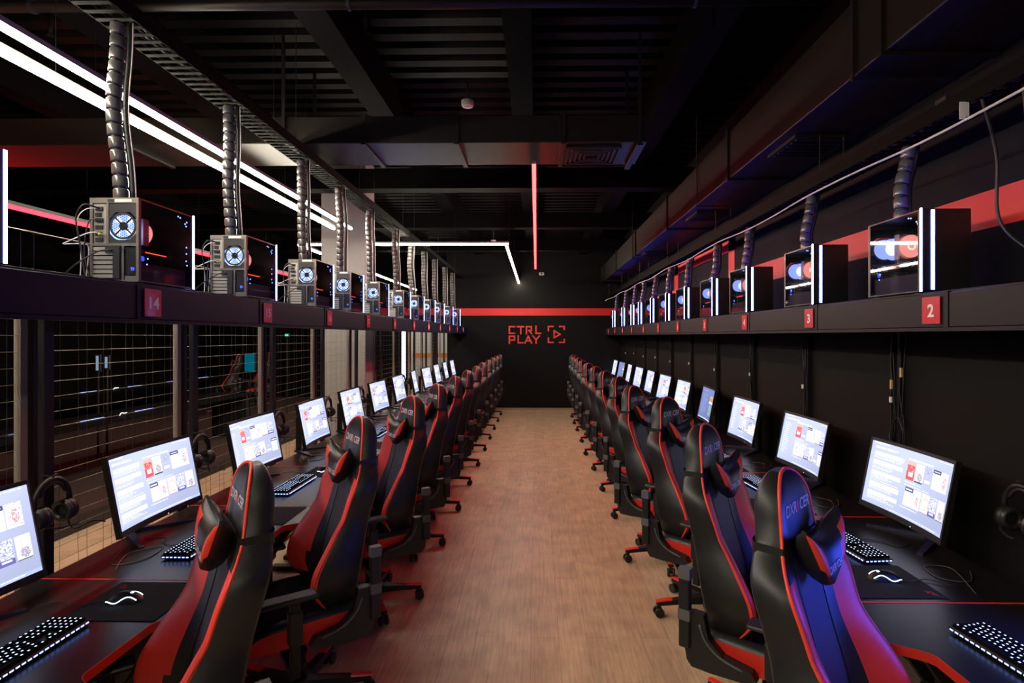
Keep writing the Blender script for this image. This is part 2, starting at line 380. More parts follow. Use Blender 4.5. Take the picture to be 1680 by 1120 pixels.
# ------------------------------------------------------------------ ducts
t = thing('air_duct', 'square brown-black air duct spanning across the room under the ceiling', 'duct', (0, 4.38, 3.2))
box_obj('body', DUCT, (-7.5, 0.83, -0.27, 0.27, 0, 0.205), t, 0.006)
for x in (-6.4, -4.6, -3.12, -1.3, -0.6, 0.2):
    box_obj('flange', DUCT, (x-0.018, x+0.018, -0.285, 0.285, -0.015, 0.22), t)
for x in (-5.5, -1.9, 0.77):
    bm = nb()
    for s in (-1, 1): bx(bm, x-0.012, x+0.012, s*0.29-0.006, s*0.29+0.006, -0.02, 0.8)
    bx(bm, x-0.02, x+0.02, -0.3, 0.3, -0.035, -0.016); obj('hanger', bm, METALB, t)
v = thing('ceiling_vent', 'square louvred vent under the cross duct, near the red tube', 'vent', (0.44, 4.38, 3.17))
for i in range(5):
    a = 0.20-i*0.036; bm = nb()
    for s in (-1, 1):
        bx(bm, -a, a, s*a-0.008, s*a+0.008, 0.008, 0.024); bx(bm, s*a-0.008, s*a+0.008, -a, a, 0.008, 0.0238)
    obj('louvre_ring', bm, METALB, v)
box_obj('back_plate', METALB, (-0.2, 0.2, -0.2, 0.2, 0.024, 0.03), v)
t = thing('air_duct', 'long wide black air duct running lengthwise above the right shelf', 'duct', (1.75, 4.5, 2.975))
box_obj('body', DUCT, (-0.25, 0.24, -7, 8.4, 0, 0.36), t, 0.006)
for y in (-6, -4.0, -2.1, -0.2, 1.8, 3.8, 5.8, 7.6):
    box_obj('flange', DUCT, (-0.268, 0.245, y-0.018, y+0.018, -0.018, 0.378), t)
for y in (-1.9, 0.6, 4.0):
    bm = nb(); bx(bm, -0.27, -0.262, y-0.01, y+0.01, -0.02, 1.0); bx(bm, -0.27, 0.22, y-0.01, y+0.01, -0.03, -0.019); obj('hanger', bm, METALB, t)
for yy, wd in ((3.55, 'nearest'), (5.6, 'second'), (8.2, 'farthest')):
    v = thing('ceiling_vent', wd+' dark louvred vent under the long right duct', 'vent', (1.74, yy, 2.945))
    box_obj('plate', METALB, (-0.17, 0.17, -0.2, 0.2, 0.01, 0.03), v)
    bm = nb()
    for i in range(6): bx(bm, -0.15, 0.15, -0.17+i*0.06, -0.15+i*0.06, 0.0, 0.0098)
    obj('louvre', bm, METALB, v)
# round pipe across near the top
bm = nb(); tube(bm, [(-6, 3.06, 3.61), (1.62, 3.06, 3.61)], 0.028, 14)
t = thing('sprinkler_pipe', 'dark round pipe crossing the very top of the view', 'pipe', (0, 0, 0)); obj('pipe', bm, DUCT, t)
for x in (-2.75, -0.95, 0.98):
    bm = nb(); tube(bm, [(x, 3.06, 3.57), (x, 3.06, 3.45)], [0.014, 0.01], 8); tube(bm, [(x, 3.06, 3.452), (x, 3.06, 3.448)], 0.02, 10); obj('sprinkler_head', bm, BEAM, t)
    bm = nb(); tube(bm, [(x-0.1, 3.06, 3.63), (x-0.1, 3.06, 4.0)], 0.005, 6); disc(bm, (x-0.1, 3.06, 3.61), 0.036, 'x', 14, 0, 0.029, 0.02); obj('hanger', bm, METALB, t)
# small round detectors
def detector(loc, label, r=0.055):
    t = thing('smoke_detector', label, 'smoke detector', loc)
    bm = nb(); tube(bm, [(0, 0, 0), (0, 0, 0.012), (0, 0, 0.05)], [r*0.85, r, r], 20); obj('body', bm, OFFW, t, True)
    bm = nb(); bx(bm, -r*0.5, r*0.5, -0.006, 0.006, -0.001, 0.004, 0); obj('slot', bm, PLASTIC, t)
    bm = nb(); tube(bm, [(0, 0, 0.05), (0, 0, 4.0-loc[2])], 0.008, 6); obj('rod', bm, METALB, t)
detector((-0.61, 4.85, 3.78), 'round white smoke detector under the ceiling, left of centre beam')
detector((-0.75, 9.6, 3.38), 'small white detector far back near the cross light tube', 0.045)
t = thing('wall_sensor', 'small white sensor high on back wall near red tube end', 'sensor', (0.12, DB, 3.22))
bm = nb(); bxb(bm, -0.06, 0.06, -0.07, 0, -0.035, 0.035, 0.015); obj('body', bm, OFFW, t)
bm = nb(); disc(bm, (0, -0.072, 0), 0.02, 'y', 12); obj('lens', bm, PLASTIC, t)

# ------------------------------------------------------------------ shelves
def shelf(side, xf, z0, z1, joints, y0, y1, label):
    s = side
    t = thing('wall_shelf', label, 'shelf', (0, 0, 0)); SHELFM = globals()['SHELFM'] if s < 0 else SHELFR
    xb = 2.04 if s < 0 else 1.995
    X = lambda a, b: (min(s*a, s*b), max(s*a, s*b))
    bm = nb(); a, b = X(xf+0.012, xb); bx(bm, a, b, y0, y1, z1-0.012, z1+0.008); bx(bm, a, b, y0, y1, z0, z0+0.02); obj('deck', bm, SHELFM, t)
    bm = nb(); a, b = X(xf-0.006, xf+0.02); bx(bm, a, b, y0, y1, z0-0.016, z0-0.001); obj('lower_rail', bm, SHELFM, t)
    ys = [y0]+[j for j in joints if y0 < j < y1]+[y1]
    for ya, yb in zip(ys, ys[1:]):
        a, b = X(xf, xf+0.012); bm = nb(); bxb(bm, a, b, ya+0.022, yb-0.002, z0, z1, 0.003, seg=1)
        obj('fascia_panel', bm, SHELFM, t)
        a, b = X(xf-0.003, xf+0.014); box_obj('joint_strip', SHELFM, (a, b, ya-0.002, ya+0.02, z0, z1+0.004), t)
    return t
JL = [2.23+0.99*k for k in range(-4, 11)]
JR = [2.08+1.0*k for k in range(-4, 11)]
SLX, SRX = 1.641, 1.610
ZL0, ZL1, ZR0, ZR1 = 1.82, 1.962, 1.785, 1.923
shelf(-1, SLX, ZL0, ZL1, [2.23+1.0*k for k in range(-5, 11)], -1.0, DB-0.0, 'long dark navy shelf carrying computers along the left side')
shelf(1, SRX, ZR0, ZR1, [2.17+1.0*k for k in range(-5, 11)], -1.0, DB-0.0, 'long dark shelf carrying computers along the right wall')
# number plates
def plate(num, side, y):
    s = side; x = s*(SLX if s < 0 else SRX); z = (ZL0+ZL1)/2 if s < 0 else (ZR0+ZR1)/2
    hh = 0.058 if s < 0 else 0.055
    t = thing('number_plate', '%s red number plate on the %s shelf edge, counted from the camera, reading %d' % (ORD[(num-14) if s < 0 else (num-2)], 'left' if s < 0 else 'right', num), 'number plate', (x-s*0.004, y, z))
    bm = nb(); a, b = (0.0, 0.0035) if s < 0 else (-0.0035, 0.0); bx(bm, a, b, -0.05, 0.05, -hh, hh); obj('plate', bm, SIGNR, t)
    M = Matrix(((0, 0, 1, 0.004), (1, 0, 0, 0), (0, 1, 0, -0.004), (0, 0, 0, 1))) if s < 0 else Matrix(((0, 0, -1, -0.004), (-1, 0, 0, 0), (0, 1, 0, -0.004), (0, 0, 0, 1)))
    b2 = text_bm(str(num), 0.072, 0.0006, bold=0.0016); b2.transform(M); obj('numeral', b2, WHITEP, t, recalc=False)
for k in range(11): plate(14+k, -1, 2.315+1.0*k if k < 10 else 12.25)
for k in range(11): plate(2+k, 1, 2.255+1.0*k)

# ------------------------------------------------------------------ posts and wire fence on the left
tp = None
for k in range(-1, 11):
    y = 2.29+1.0*k
    lab = '%s black post holding up the left shelf, counted from the camera' % ORD[k+1]
    bm = nb(); bxb(bm, -0.014, 0.014, -0.026, 0.026, 0.0, ZL0, 0.003, seg=1); o = obj('shelf_post', bm, METALB, None, loc=(-2.075, y, 0)); tag(o, lab, 'post', 'black posts under the left shelf')
proto = None
def fence_panel():
    t = thing('wire_fence_panel', 'x', 'fence panel', (0, 0, 0), 0, 'wire fence panels behind the left desks')
    L = 0.94; top = 1.95
    for yy, pm in ((0.0, METALB), (L, POSTG)): box_obj('upright', pm, (-0.014, 0.014, yy-0.016, yy+0.016, 0.0, top), t)
    box_obj('bottom_rail', METALB, (-0.02, 0.02, 0.016, L-0.016, 0.03, 0.10), t)
    box_obj('top_rail', POSTG, (-0.008, 0.008, 0.016, L-0.016, top-0.014, top), t)
    bm = nb()
    for z in (2.035, 2.195): tube(bm, [(0, -0.03, z), (0, L+0.03, z)], 0.003, 5)
    obj('guard_wire', bm, WIRE, t)
    bm = nb()
    for y in (0.0, 0.47, 0.94): tube(bm, [(0, y, top), (0, y, 2.195)], 0.002, 4)
    obj('guard_wire_support', bm, METALB, t)
    bm = nb(); z = 0.12
    rnd = random.Random(3)
    while z < top-0.03:
        tube(bm, [(0.0, 0.012, z), (rnd.uniform(-.003, .003), L*0.5, z+rnd.uniform(-.004, .004)), (0.0, L-0.012, z)], 0.0013, 4); z += 0.068
    obj('horizontal_wires', bm, WIRE, t)
    bm = nb(); y = 0.075; i = 0
    while y < L-0.02:
        p = [(0.0035, y+rnd.uniform(-.003, .003), 0.1+(top-0.12)*j/24) for j in range(25)]
        tube(bm, p, 0.0010, 4); y += (0.05 if i % 2 == 0 else 0.10); i += 1
    obj('vertical_wires', bm, WIRED, t)
    return t
fp = fence_panel()
for k in range(-1, 11):
    y = 2.33+1.0*k-0.02 if k < 10 else 11.9+0.43
    loc = (-2.16, 2.325+1.0*k if k < 10 else 12.04, 0)
    if k == 10: continue
    lab = '%s wire mesh fence panel behind the left desks, counted from the camera' % ORD[k+1]
    if k == -1: fp.location = loc; fp['label'] = lab
    else: dup(fp, loc, 0, lab)

# ------------------------------------------------------------------ cable trays
def tray(x, z, wd, y0, y1, label, k):
    t = thing('cable_tray', label, 'cable tray', (x, 0, z))
    bm = nb()
    for s in (-1, 1): bx(bm, s*wd/2-0.002, s*wd/2+0.002, y0, y1, -0.03, 0.035)
    y = y0
    while y < y1:
        bx(bm, -wd/2, wd/2, y, y+0.025, -0.032, -0.028); y += 0.06
    obj('tray_frame', bm, mat('dull_black_tray', (0.0025, 0.002, 0.002), 0.7, spec=0.08), t)
    rnd = random.Random(k)
    for i in range(5):
        xx = -wd*0.36+i*wd*0.18; pts = []; yy = y0+0.05
        while yy < y1: pts.append((xx+rnd.uniform(-.012, .012), yy, rnd.uniform(-0.012, 0.03))); yy += 0.22
        bm = nb(); tube(bm, smooth_path(pts, 3), 0.008 if i % 2 else 0.006, 6); obj('tray_cable', bm, CABLE if i != 2 else mat('grey_cable', (0.2, 0.18, 0.17), 0.4), t)
    bm = nb(); yy = y0+0.6
    while yy < y1:
        for s in (-1, 1): tube(bm, [(s*wd/2, yy, 0.03), (s*wd/2, yy, (3.98-z) if x < 0 else (2.955-z))], 0.003, 4)
        yy += 1.9
    obj('hanger', bm, METALB, t)
tray(-1.80, 3.13, 0.16, 1.4, 12.9, 'perforated cable tray with bundled cables hanging above the left computers', 4)
tray(1.76, 2.69, 0.14, 0.8, 12.9, 'dark cable tray with bundled cables hanging above the right computers', 5)
bm = nb(); pts = [(1.60, 0.8+i*0.5, 2.565+0.012*math.sin(i*1.7)) for i in range(25)]
tube(bm, smooth_path(pts, 4), 0.005, 6); tag(obj('pale_cable', bm, CABLEW), 'thin pale cable strung along under the right cable tray', 'cable')
t = thing('paper_tag', 'white paper tag hanging on the pale cable, upper right', 'tag', (1.62, 2.10, 2.58))
box_obj('paper', STICK, (-0.02, 0.004, -0.001, 0.001, -0.01, 0.055), t)
box_obj('fold', STICK, (0.004, 0.018, 0.002, 0.004, 0.0, 0.055), t)

# ------------------------------------------------------------------ computer towers
def make_pc():
    t = thing('computer_tower', 'x', 'computer', (0, 0, 0), 0, 'computers on the shelves')
    w, d, h = 0.1025, 0.178, 0.355
    bm = nb()
    bx(bm, -w, w, -d, d, h-0.006, h); bx(bm, -w, w, -d, d, 0.006, 0.012); bx(bm, -w, -w+0.004, -d, d, 0.012, h-0.006)
    for s in (-1, 1):
        for q in (-1, 1): bx(bm, s*w*0.75-0.012, s*w*0.75+0.012, q*d*0.8-0.015, q*d*0.8+0.015, 0.0, 0.006)
    bx(bm, w-0.006, w, -d, -d+0.012, 0.012, h-0.006); bx(bm, w-0.006, w, d-0.012, d, 0.012, h-0.006)
    obj('case_shell', bm, CASE, t)
    # rear panel, facing -y
    y = -d
    bm = nb()
    bx(bm, -w, w, y-0.004, y, 0.006, 0.014); bx(bm, -w, w, y-0.004, y, h-0.022, h)
    bx(bm, -w, -w+0.012, y-0.004, y, 0.014, h-0.022); bx(bm, w-0.010, w, y-0.004, y, 0.014, h-0.022)
    bx(bm, -0.034, -0.024, y-0.003, y+0.002, 0.165, h-0.022); bx(bm, -w+0.01, w-0.01, y-0.003, y+0.002, 0.155, 0.166)
    bx(bm, 0.028, 0.040, y-0.003, y+0.002, 0.014, 0.155)
    bx(bm, 0.042, w-0.01, y-0.0005, y+0.004, 0.014, 0.030)
    rp = obj('rear_frame', bm, REAR, t)
    box_obj('label_sticker', STICK, (0.004, 0.075, y-0.0055, y-0.0042, h-0.018, h-0.006), t)
    box_obj('rear_badge', PLASTIC, (-0.026, 0.0, y-0.0055, y-0.0042, h-0.018, h-0.006), t)
    bm = nb(); bx(bm, -w+0.012, -0.034, y+0.002, y+0.004, 0.166, h-0.022); obj('port_shield', bm, SILV, t)
    bm = nb()
    for i, (z, a) in enumerate(((0.31, 0.03), (0.285, 0.022), (0.262, 0.03), (0.232, 0.03), (0.205, 0.026), (0.18, 0.03))):
        bx(bm, -0.08, -0.08+a, y-0.004, y+0.002, z-0.008, z+0.008)
    obj('ports', bm, PLASTIC, t)
    bm = nb()
    for i in range(7):
        z = 0.022+i*0.019; bx(bm, -w+0.014, 0.026, y-0.003, y+0.002, z, z+0.014)
    obj('slot_covers', bm, SILV, t)
    bm = nb(); bx(bm, 0.0, 0.028, y-0.012, y-0.003, 0.018, 0.15); bx(bm, -0.034, 0.03, y-0.010, y-0.003, 0.125, 0.155); obj('slot_bracket', bm, PLASTIC, t)
    # rear fan with grille
    fx, fz, fr = 0.034, 0.238, 0.048
    f = nb(); disc(f, (fx, y+0.010, fz), fr, 'y', 28, 0, 0.0, 0.004); fan = obj('rear_fan', f, E_FAN, t)
    bm = nb(); disc(bm, (fx, y+0.004, fz), 0.017, 'y', 20, 0, 0, 0.006)
    for k in range(4):
        a = PI/4+k*PI/2; c, s = math.cos(a), math.sin(a)
        seg2 = [(fx+c*0.014, fz+s*0.014), (fx+c*0.048, fz+s*0.048)]
        tube(bm, [(seg2[0][0], y+0.005, seg2[0][1]), (seg2[1][0], y+0.005, seg2[1][1])], 0.0032, 6)
    obj('fan_hub', bm, PLASTIC, fan)
    for k in range(4):
        bm = nb(); a0 = 0.25+k*PI/2; rows = []
        for j in range(6):
            a = a0+j*0.13; rows.append((fx+math.cos(a)*0.020, fz+math.sin(a)*0.020, fx+math.cos(a+0.25)*0.046, fz+math.sin(a+0.25)*0.046))
        for j in range(5):
            p, q = rows[j], rows[j+1]
            v = [bm.verts.new(c) for c in ((p[0], y+0.0065, p[1]), (p[2], y+0.0065, p[3]), (q[2], y+0.0065, q[3]), (q[0], y+0.0065, q[1]))]; bm.faces.new(v)
        obj('fan_blade', bm, E_FANW, fan)
    bm = nb(); disc(bm, (fx, y+0.001, fz), 0.056, 'y', 28, 0, 0.0485, 0.004)
    bx(bm, -0.024, fx-0.056, y-0.001, y+0.002, 0.166, h-0.022)
    for r_ in (0.058,):
        for s in (-1, 1):
            for q in (-1, 1): prism(bm, [(fx+s*0.057, fz+q*0.058), (fx+s*0.057, fz+q*0.03), (fx+s*0.03, fz+q*0.058)], y-0.001, y+0.002, M=Matrix(((1, 0, 0, 0), (0, 0, 1, 0), (0, 1, 0, 0), (0, 0, 0, 1))))
    bx(bm, -0.024, w-0.01, y-0.001, y+0.002, fz+0.058, h-0.022); bx(bm, -0.024, w-0.01, y-0.001, y+0.002, 0.166, fz-0.058)
    obj('fan_surround', bm, REARD, t)
    bm = nb(); sp = 0.0085
    for ang in (PI/6, -PI/6, PI/2):
        c, s = math.cos(ang), math.sin(ang); k = -5
        while k <= 5:
            o_ = k*sp; hl = math.sqrt(max(0, 0.05**2-o_**2))
            tube(bm, [(fx-s*o_-c*hl, y-0.001, fz+c*o_-s*hl), (fx-s*o_+c*hl, y-0.001, fz+c*o_+s*hl)], 0.0007, 4); k += 1
    obj('fan_grille', bm, REARD, fan)
    # power supply vent with blue glow low on the right
    bm = nb(); bx(bm, 0.046, w-0.012, y+0.006, y+0.008, 0.034, 0.150); obj('lower_vent_back', bm, REARD, t)
    bm = nb(); disc(bm, (0.072, y+0.003, 0.060), 0.008, 'y', 12, 0, 0, 0.002); obj('lower_vent_glow', bm, E_DOTD, t)
    bm = nb()
    for i in range(5):
        for j in range(12): bx(bm, 0.047+i*0.009, 0.0495+i*0.009, y-0.001, y+0.001, 0.034+j*0.0095, 0.0415+j*0.0095)
    obj('lower_vent_grille', bm, REARD, t)
    # rear cables
    def cab(pts, r, m, nm='rear_cable'): bm = nb(); tube(bm, smooth_path(pts, 6), r, 6); obj(nm, bm, m, t)
    cab([(-0.06, y-0.008, 0.31), (-0.09, y-0.05, 0.315), (-0.118, y-0.055, 0.26), (-0.112, y-0.04, 0.15), (-0.10, y-0.03, 0.02)], 0.0035, CABLE)
    cab([(-0.07, y-0.008, 0.31), (-0.10, y-0.03, 0.30), (-0.125, y-0.04, 0.25), (-0.118, y-0.03, 0.12), (-0.122, y-0.03, 0.01)], 0.002, CABLEW)
    cab([(-0.045, y-0.008, 0.20), (-0.08, y-0.03, 0.205), (-0.155, y-0.05, 0.165), (-0.17, y-0.05, 0.155), (-0.11, y-0.03, 0.158), (-0.10, y-0.012, 0.14), (-0.105, y-0.02, 0.02)], 0.0025, CABLEW)
    cab([(-0.045, y-0.006, 0.20), (-0.052, y-0.02, 0.202)], 0.006, CABLEY, 'network_plug')
    cab([(0.0, y-0.014, 0.135), (-0.04, y-0.03, 0.13), (-0.10, y-0.045, 0.09), (-0.15, y-0.05, 0.05), (-0.2, y-0.03, 0.01)], 0.003, CABLE)
    cab([(-0.05, y-0.008, 0.255), (-0.085, y-0.03, 0.25), (-0.10, y-0.035, 0.12), (-0.08, y-0.03, 0.02)], 0.003, CABLE)
    # front panel facing +y, with two light strips
    bm = nb(); bxb(bm, -w, w-0.001, d, d+0.016, 0.008, h, 0.003, seg=1); obj('front_panel', bm, CASE, t)
    bm = nb(); bx(bm, w-0.050, w-0.036, d+0.016, d+0.018, 0.014, h-0.006); obj('front_light_strip', bm, E_LED, t)
    bm = nb(); bx(bm, w-0.001, w+0.0015, d+0.002, d+0.013, 0.005, h+0.004); obj('side_light_strip', bm, E_LED, t)
    # inside
    bm = nb(); bx(bm, -w+0.006, -w+0.010, -d+0.015, d-0.06, 0.10, h-0.03)
    for (a, b, c, e) in ((-0.16, -0.12, 0.20, 0.33), (-0.02, 0.0, 0.22, 0.33), (0.03, 0.09, 0.12, 0.17), (-0.13, -0.05, 0.13, 0.16)): bx(bm, -w+0.010, -w+0.028, a, b, c, e)
    obj('mainboard', bm, BOARD, t)
    bm = nb(); bx(bm, -w+0.01, w-0.012, -d+0.012, d-0.03, 0.014, 0.088); obj('power_shroud', bm, CASE, t)
    bm = nb(); bxb(bm, -w+0.012, w-0.03, -d+0.016, 0.08, 0.128, 0.150, 0.003, seg=1); gp = obj('graphics_card', bm, CASE, t)
    bm = nb(); bx(bm, w-0.0295, w-0.028, -0.10, 0.03, 0.138, 0.141); obj('card_light_line', bm, E_ORD, gp)
    bm = nb(); bx(bm, -0.045, 0.045, -0.075, -0.040, 0.175, 0.29)
    for i in range(8): bx(bm, -0.047, 0.047, -0.077, -0.038, 0.185+i*0.013, 0.187+i*0.013)
    ck = obj('cooler_fins', bm, SILV, t)
    bm = nb(); disc(bm, (0, -0.028, 0.232), 0.052, 'y', 28, 0, 0, 0.006); cf = obj('cooler_fan', bm, E_SALMON, t)
    bm = nb(); disc(bm, (0, -0.0235, 0.232), 0.018, 'y', 20, 0, 0.012, 0.003); obj('cooler_fan_ring', bm, E_SALMONW, cf)
    bm = nb(); disc(bm, (0, -0.0235, 0.232), 0.0115, 'y', 20, 0, 0, 0.003); obj('cooler_fan_hub', bm, E_SALMON, cf)
    bm = nb(); disc(bm, (0.005, -d+0.030, 0.236), 0.052, 'y', 28, 0, 0, 0.006); ef = obj('exhaust_fan', bm, E_FAN, t)
    bm = nb(); disc(bm, (0.012, -d+0.0345, 0.236), 0.032, 'y', 24, 0, 0, 0.002); obj('fan_centre', bm, E_FANW, ef)
    bm = nb()
    for (a, b) in ((0.158, 0.30), (0.150, 0.31), (0.163, 0.32), (0.16, 0.20), (0.16, 0.17), (0.158, 0.135), (0.165, 0.115), (0.10, 0.335), (0.115, 0.332), (-0.10, 0.11), (-0.105, 0.085)):
        disc(bm, (w-0.012, a-0.01, b), 0.0035, 'x', 8, 0, 0, 0.002)
    obj('case_lights', bm, E_DOT, t)
    bm = nb(); disc(bm, (w-0.02, -0.13, 0.108), 0.011, 'x', 14, 0, 0, 0.002); obj('case_glow', bm, E_DOTD, t)
    bm = nb(); v = [bm.verts.new(c) for c in ((w-0.0005, -d+0.012, 0.012), (w-0.0005, d-0.001, 0.012), (w-0.0005, d-0.001, h-0.006), (w-0.0005, -d+0.012, h-0.006))]; bm.faces.new(v); obj('side_glass', bm, GLASS, t)
    bm = nb(); disc(bm, (0, 0.09, h+0.001), 0.045, 'z', 20, 0, 0.0, 0.003); obj('added_top_glow', bm, E_TOP, t)  # blue glow disc added to throw blue patches on the duct above
    return t
PLED = [1.69, 2.63, 3.475, 4.46, 5.24, 6.14, 7.2, 8.07, 8.95, 9.85, 10.9, 11.9]
PRED = [1.36, 2.34, 3.25, 4.27, 5.10, 6.05, 6.93, 7.85, 8.76, 9.45, 10.45, 11.7]
pc0 = make_pc(); pcs = []
for k in range(12):
    lab = '%s computer tower on the left shelf, seen from behind, counted from the camera' % ORD[k]
    loc = (-SLX-0.118, PLED[k]-0.19, ZL1+0.009)
    if k == 0: pc0.location = loc; pc0['label'] = lab; p = pc0
    else: p = dup(pc0, loc, 0, lab)
    pcs.append(p)
for k in range(12):
    lab = '%s computer tower on the right shelf, lit front toward the camera, counted from the camera' % ORD[k]
    dup(pc0, (SRX+0.118, PRED[k]+0.19, ZR1+0.009), PI, lab)

# corrugated cable sleeves from the trays
def hose(side, k, p0, p1, r, label):
    t = thing('cable_sleeve', label, 'cable sleeve', p0, 0, 'cable sleeves hanging to the computers')
    p0, p1 = Vector(p0), Vector(p1); rnd = random.Random(k+side*50)
    bend = Vector((rnd.uniform(-.015, .015), rnd.uniform(-.02, .02), 0))
    def P(u): return p0.lerp(p1, u) + bend*math.sin(u*PI) + Vector((0.006*math.sin(u*7+k), 0.006*math.sin(u*6+k*2), 0))*math.sin(u*PI) - p0
    bm = nb(); tube(bm, [P(i/24) for i in range(25)], r*0.8, 10); obj('cable_core', bm, HOSED, t)
    L = (p1-p0).length; ns = int(L/0.052); bm = nb()
    for i in range(ns):
        a, b = (i+0.06)/ns, (i+0.88)/ns; A, B = P(a), P(b); tube(bm, [A, A.lerp(B, 0.1), A.lerp(B, 0.9), B], [r*0.93, r, r, r*0.93], 12)
    obj('wrap', bm, HOSE, t)
    off = Vector((r+0.016, 0.01, 0))
    bm = nb(); tube(bm, [P(i/16)+off for i in range(17)], 0.012, 8); obj('power_cable', bm, CABLE, t)
    for i in range(ns):
        pass
    if side < 0:
        bm = nb(); tube(bm, [P(i/16)+off+Vector((0.015, -0.004, 0)) for i in range(17)], 0.0025, 5); obj('thin_white_cable', bm, CABLEW, t)
for k in range(12):
    y = PLED[k]-0.38+0.04
    hose(-1, k, (-1.775, y+0.03, ZL1+0.366), (-1.79, y+0.03, 3.09), 0.029 if k == 1 else 0.031, '%s dark segmented cable sleeve rising from the left computers, counted from the camera' % ORD[k])
for k in range(12):
    y = PRED[k]+0.28
    hose(1, k+20, (1.72, y, ZR1+0.366), (1.76, y, 2.645), 0.03, '%s segmented cable sleeve above the right computers, counted from the camera' % ORD[k])

# ------------------------------------------------------------------ desks
def make_desk(L):
    # local: +x is the front edge side, y along, origin on floor under the back edge middle
    t = thing('gaming_desk', 'x', 'desk', (0, 0, 0), 0, 'black desks with a red edge')
    D0, D1 = 0.70, 0.83; hl = L/2-0.0015; r = []
    pts = [(0.0, -hl), (D1, -hl), (D1, -hl+0.23)]
    for i in range(7):
        u = i/6; s = u*u*(3-2*u); pts.append((D1-(D1-D0)*s, -hl+0.24+0.11*u))
    for i in range(7):
        u = 1-i/6; s = u*u*(3-2*u); pts.append((D1-(D1-D0)*s, hl-0.24-0.11*u))
    pts += [(D1, hl-0.23), (D1, hl), (0.0, hl)]
    bm = nb(); prism(bm, pts, 0.722, 0.75); obj('desktop', bm, DESK, t)
    bm = nb(); fr = pts[1:-1]
    prism(bm, fr + [(x+0.004, y) for x, y in fr[::-1]], 0.7205, 0.7515); obj('red_front_edge', bm, EDGE, t)
    for s in (-1, 1):
        bm = nb(); bx(bm, 0.0, D1, s*(hl+0.0004)-0.0022, s*(hl+0.0004)+0.0008 if s > 0 else s*(hl+0.0004)+0.0022, 0.7215, 0.7512); obj('red_side_edge', bm, EDGE, t)
    for s in (-1, 1):
        y = s*(L/2-0.10)
        bm = nb()
        bxb(bm, 0.30, 0.40, y-0.03, y+0.03, 0.03, 0.70, 0.012)
        prism(bm, [(0.10, 0.665), (0.76, 0.675), (0.79, 0.70), (0.76, 0.7215), (0.10, 0.7215)], y-0.035, y+0.035, M=Matrix(((1, 0, 0, 0), (0, 0, 1, 0), (0, 1, 0, 0), (0, 0, 0, 1))))
        prism(bm, [(0.40, 0.35), (0.40, 0.66), (0.62, 0.67)], y-0.02, y+0.02, M=Matrix(((1, 0, 0, 0), (0, 0, 1, 0), (0, 1, 0, 0), (0, 0, 0, 1))))
        bxb(bm, 0.06, 0.54, y-0.035, y+0.035, 0.0, 0.035, 0.01)
        obj('leg', bm, METALB, t)
    bm = nb(); bx(bm, 0.30, 0.33, -L/2+0.12, L/2-0.12, 0.42, 0.60); obj('modesty_panel', bm, METALB, t)
    return t
XDL, XDR = -2.04, 1.95
d0 = make_desk(0.978)
for k in range(12):
    lab = '%s black desk with red edge in the left row, counted from the camera' % ORD[k]
    loc = (XDL, 1.25+0.979*k+0.489, 0)
    if k == 0: d0.location = loc; d0['label'] = lab
    else: dup(d0, loc, 0, lab)
for k in range(12):
    dup(d0, (XDR, 1.10+0.98*k+0.49, 0), PI, '%s black desk with red edge in the right row, counted from the camera' % ORD[k])

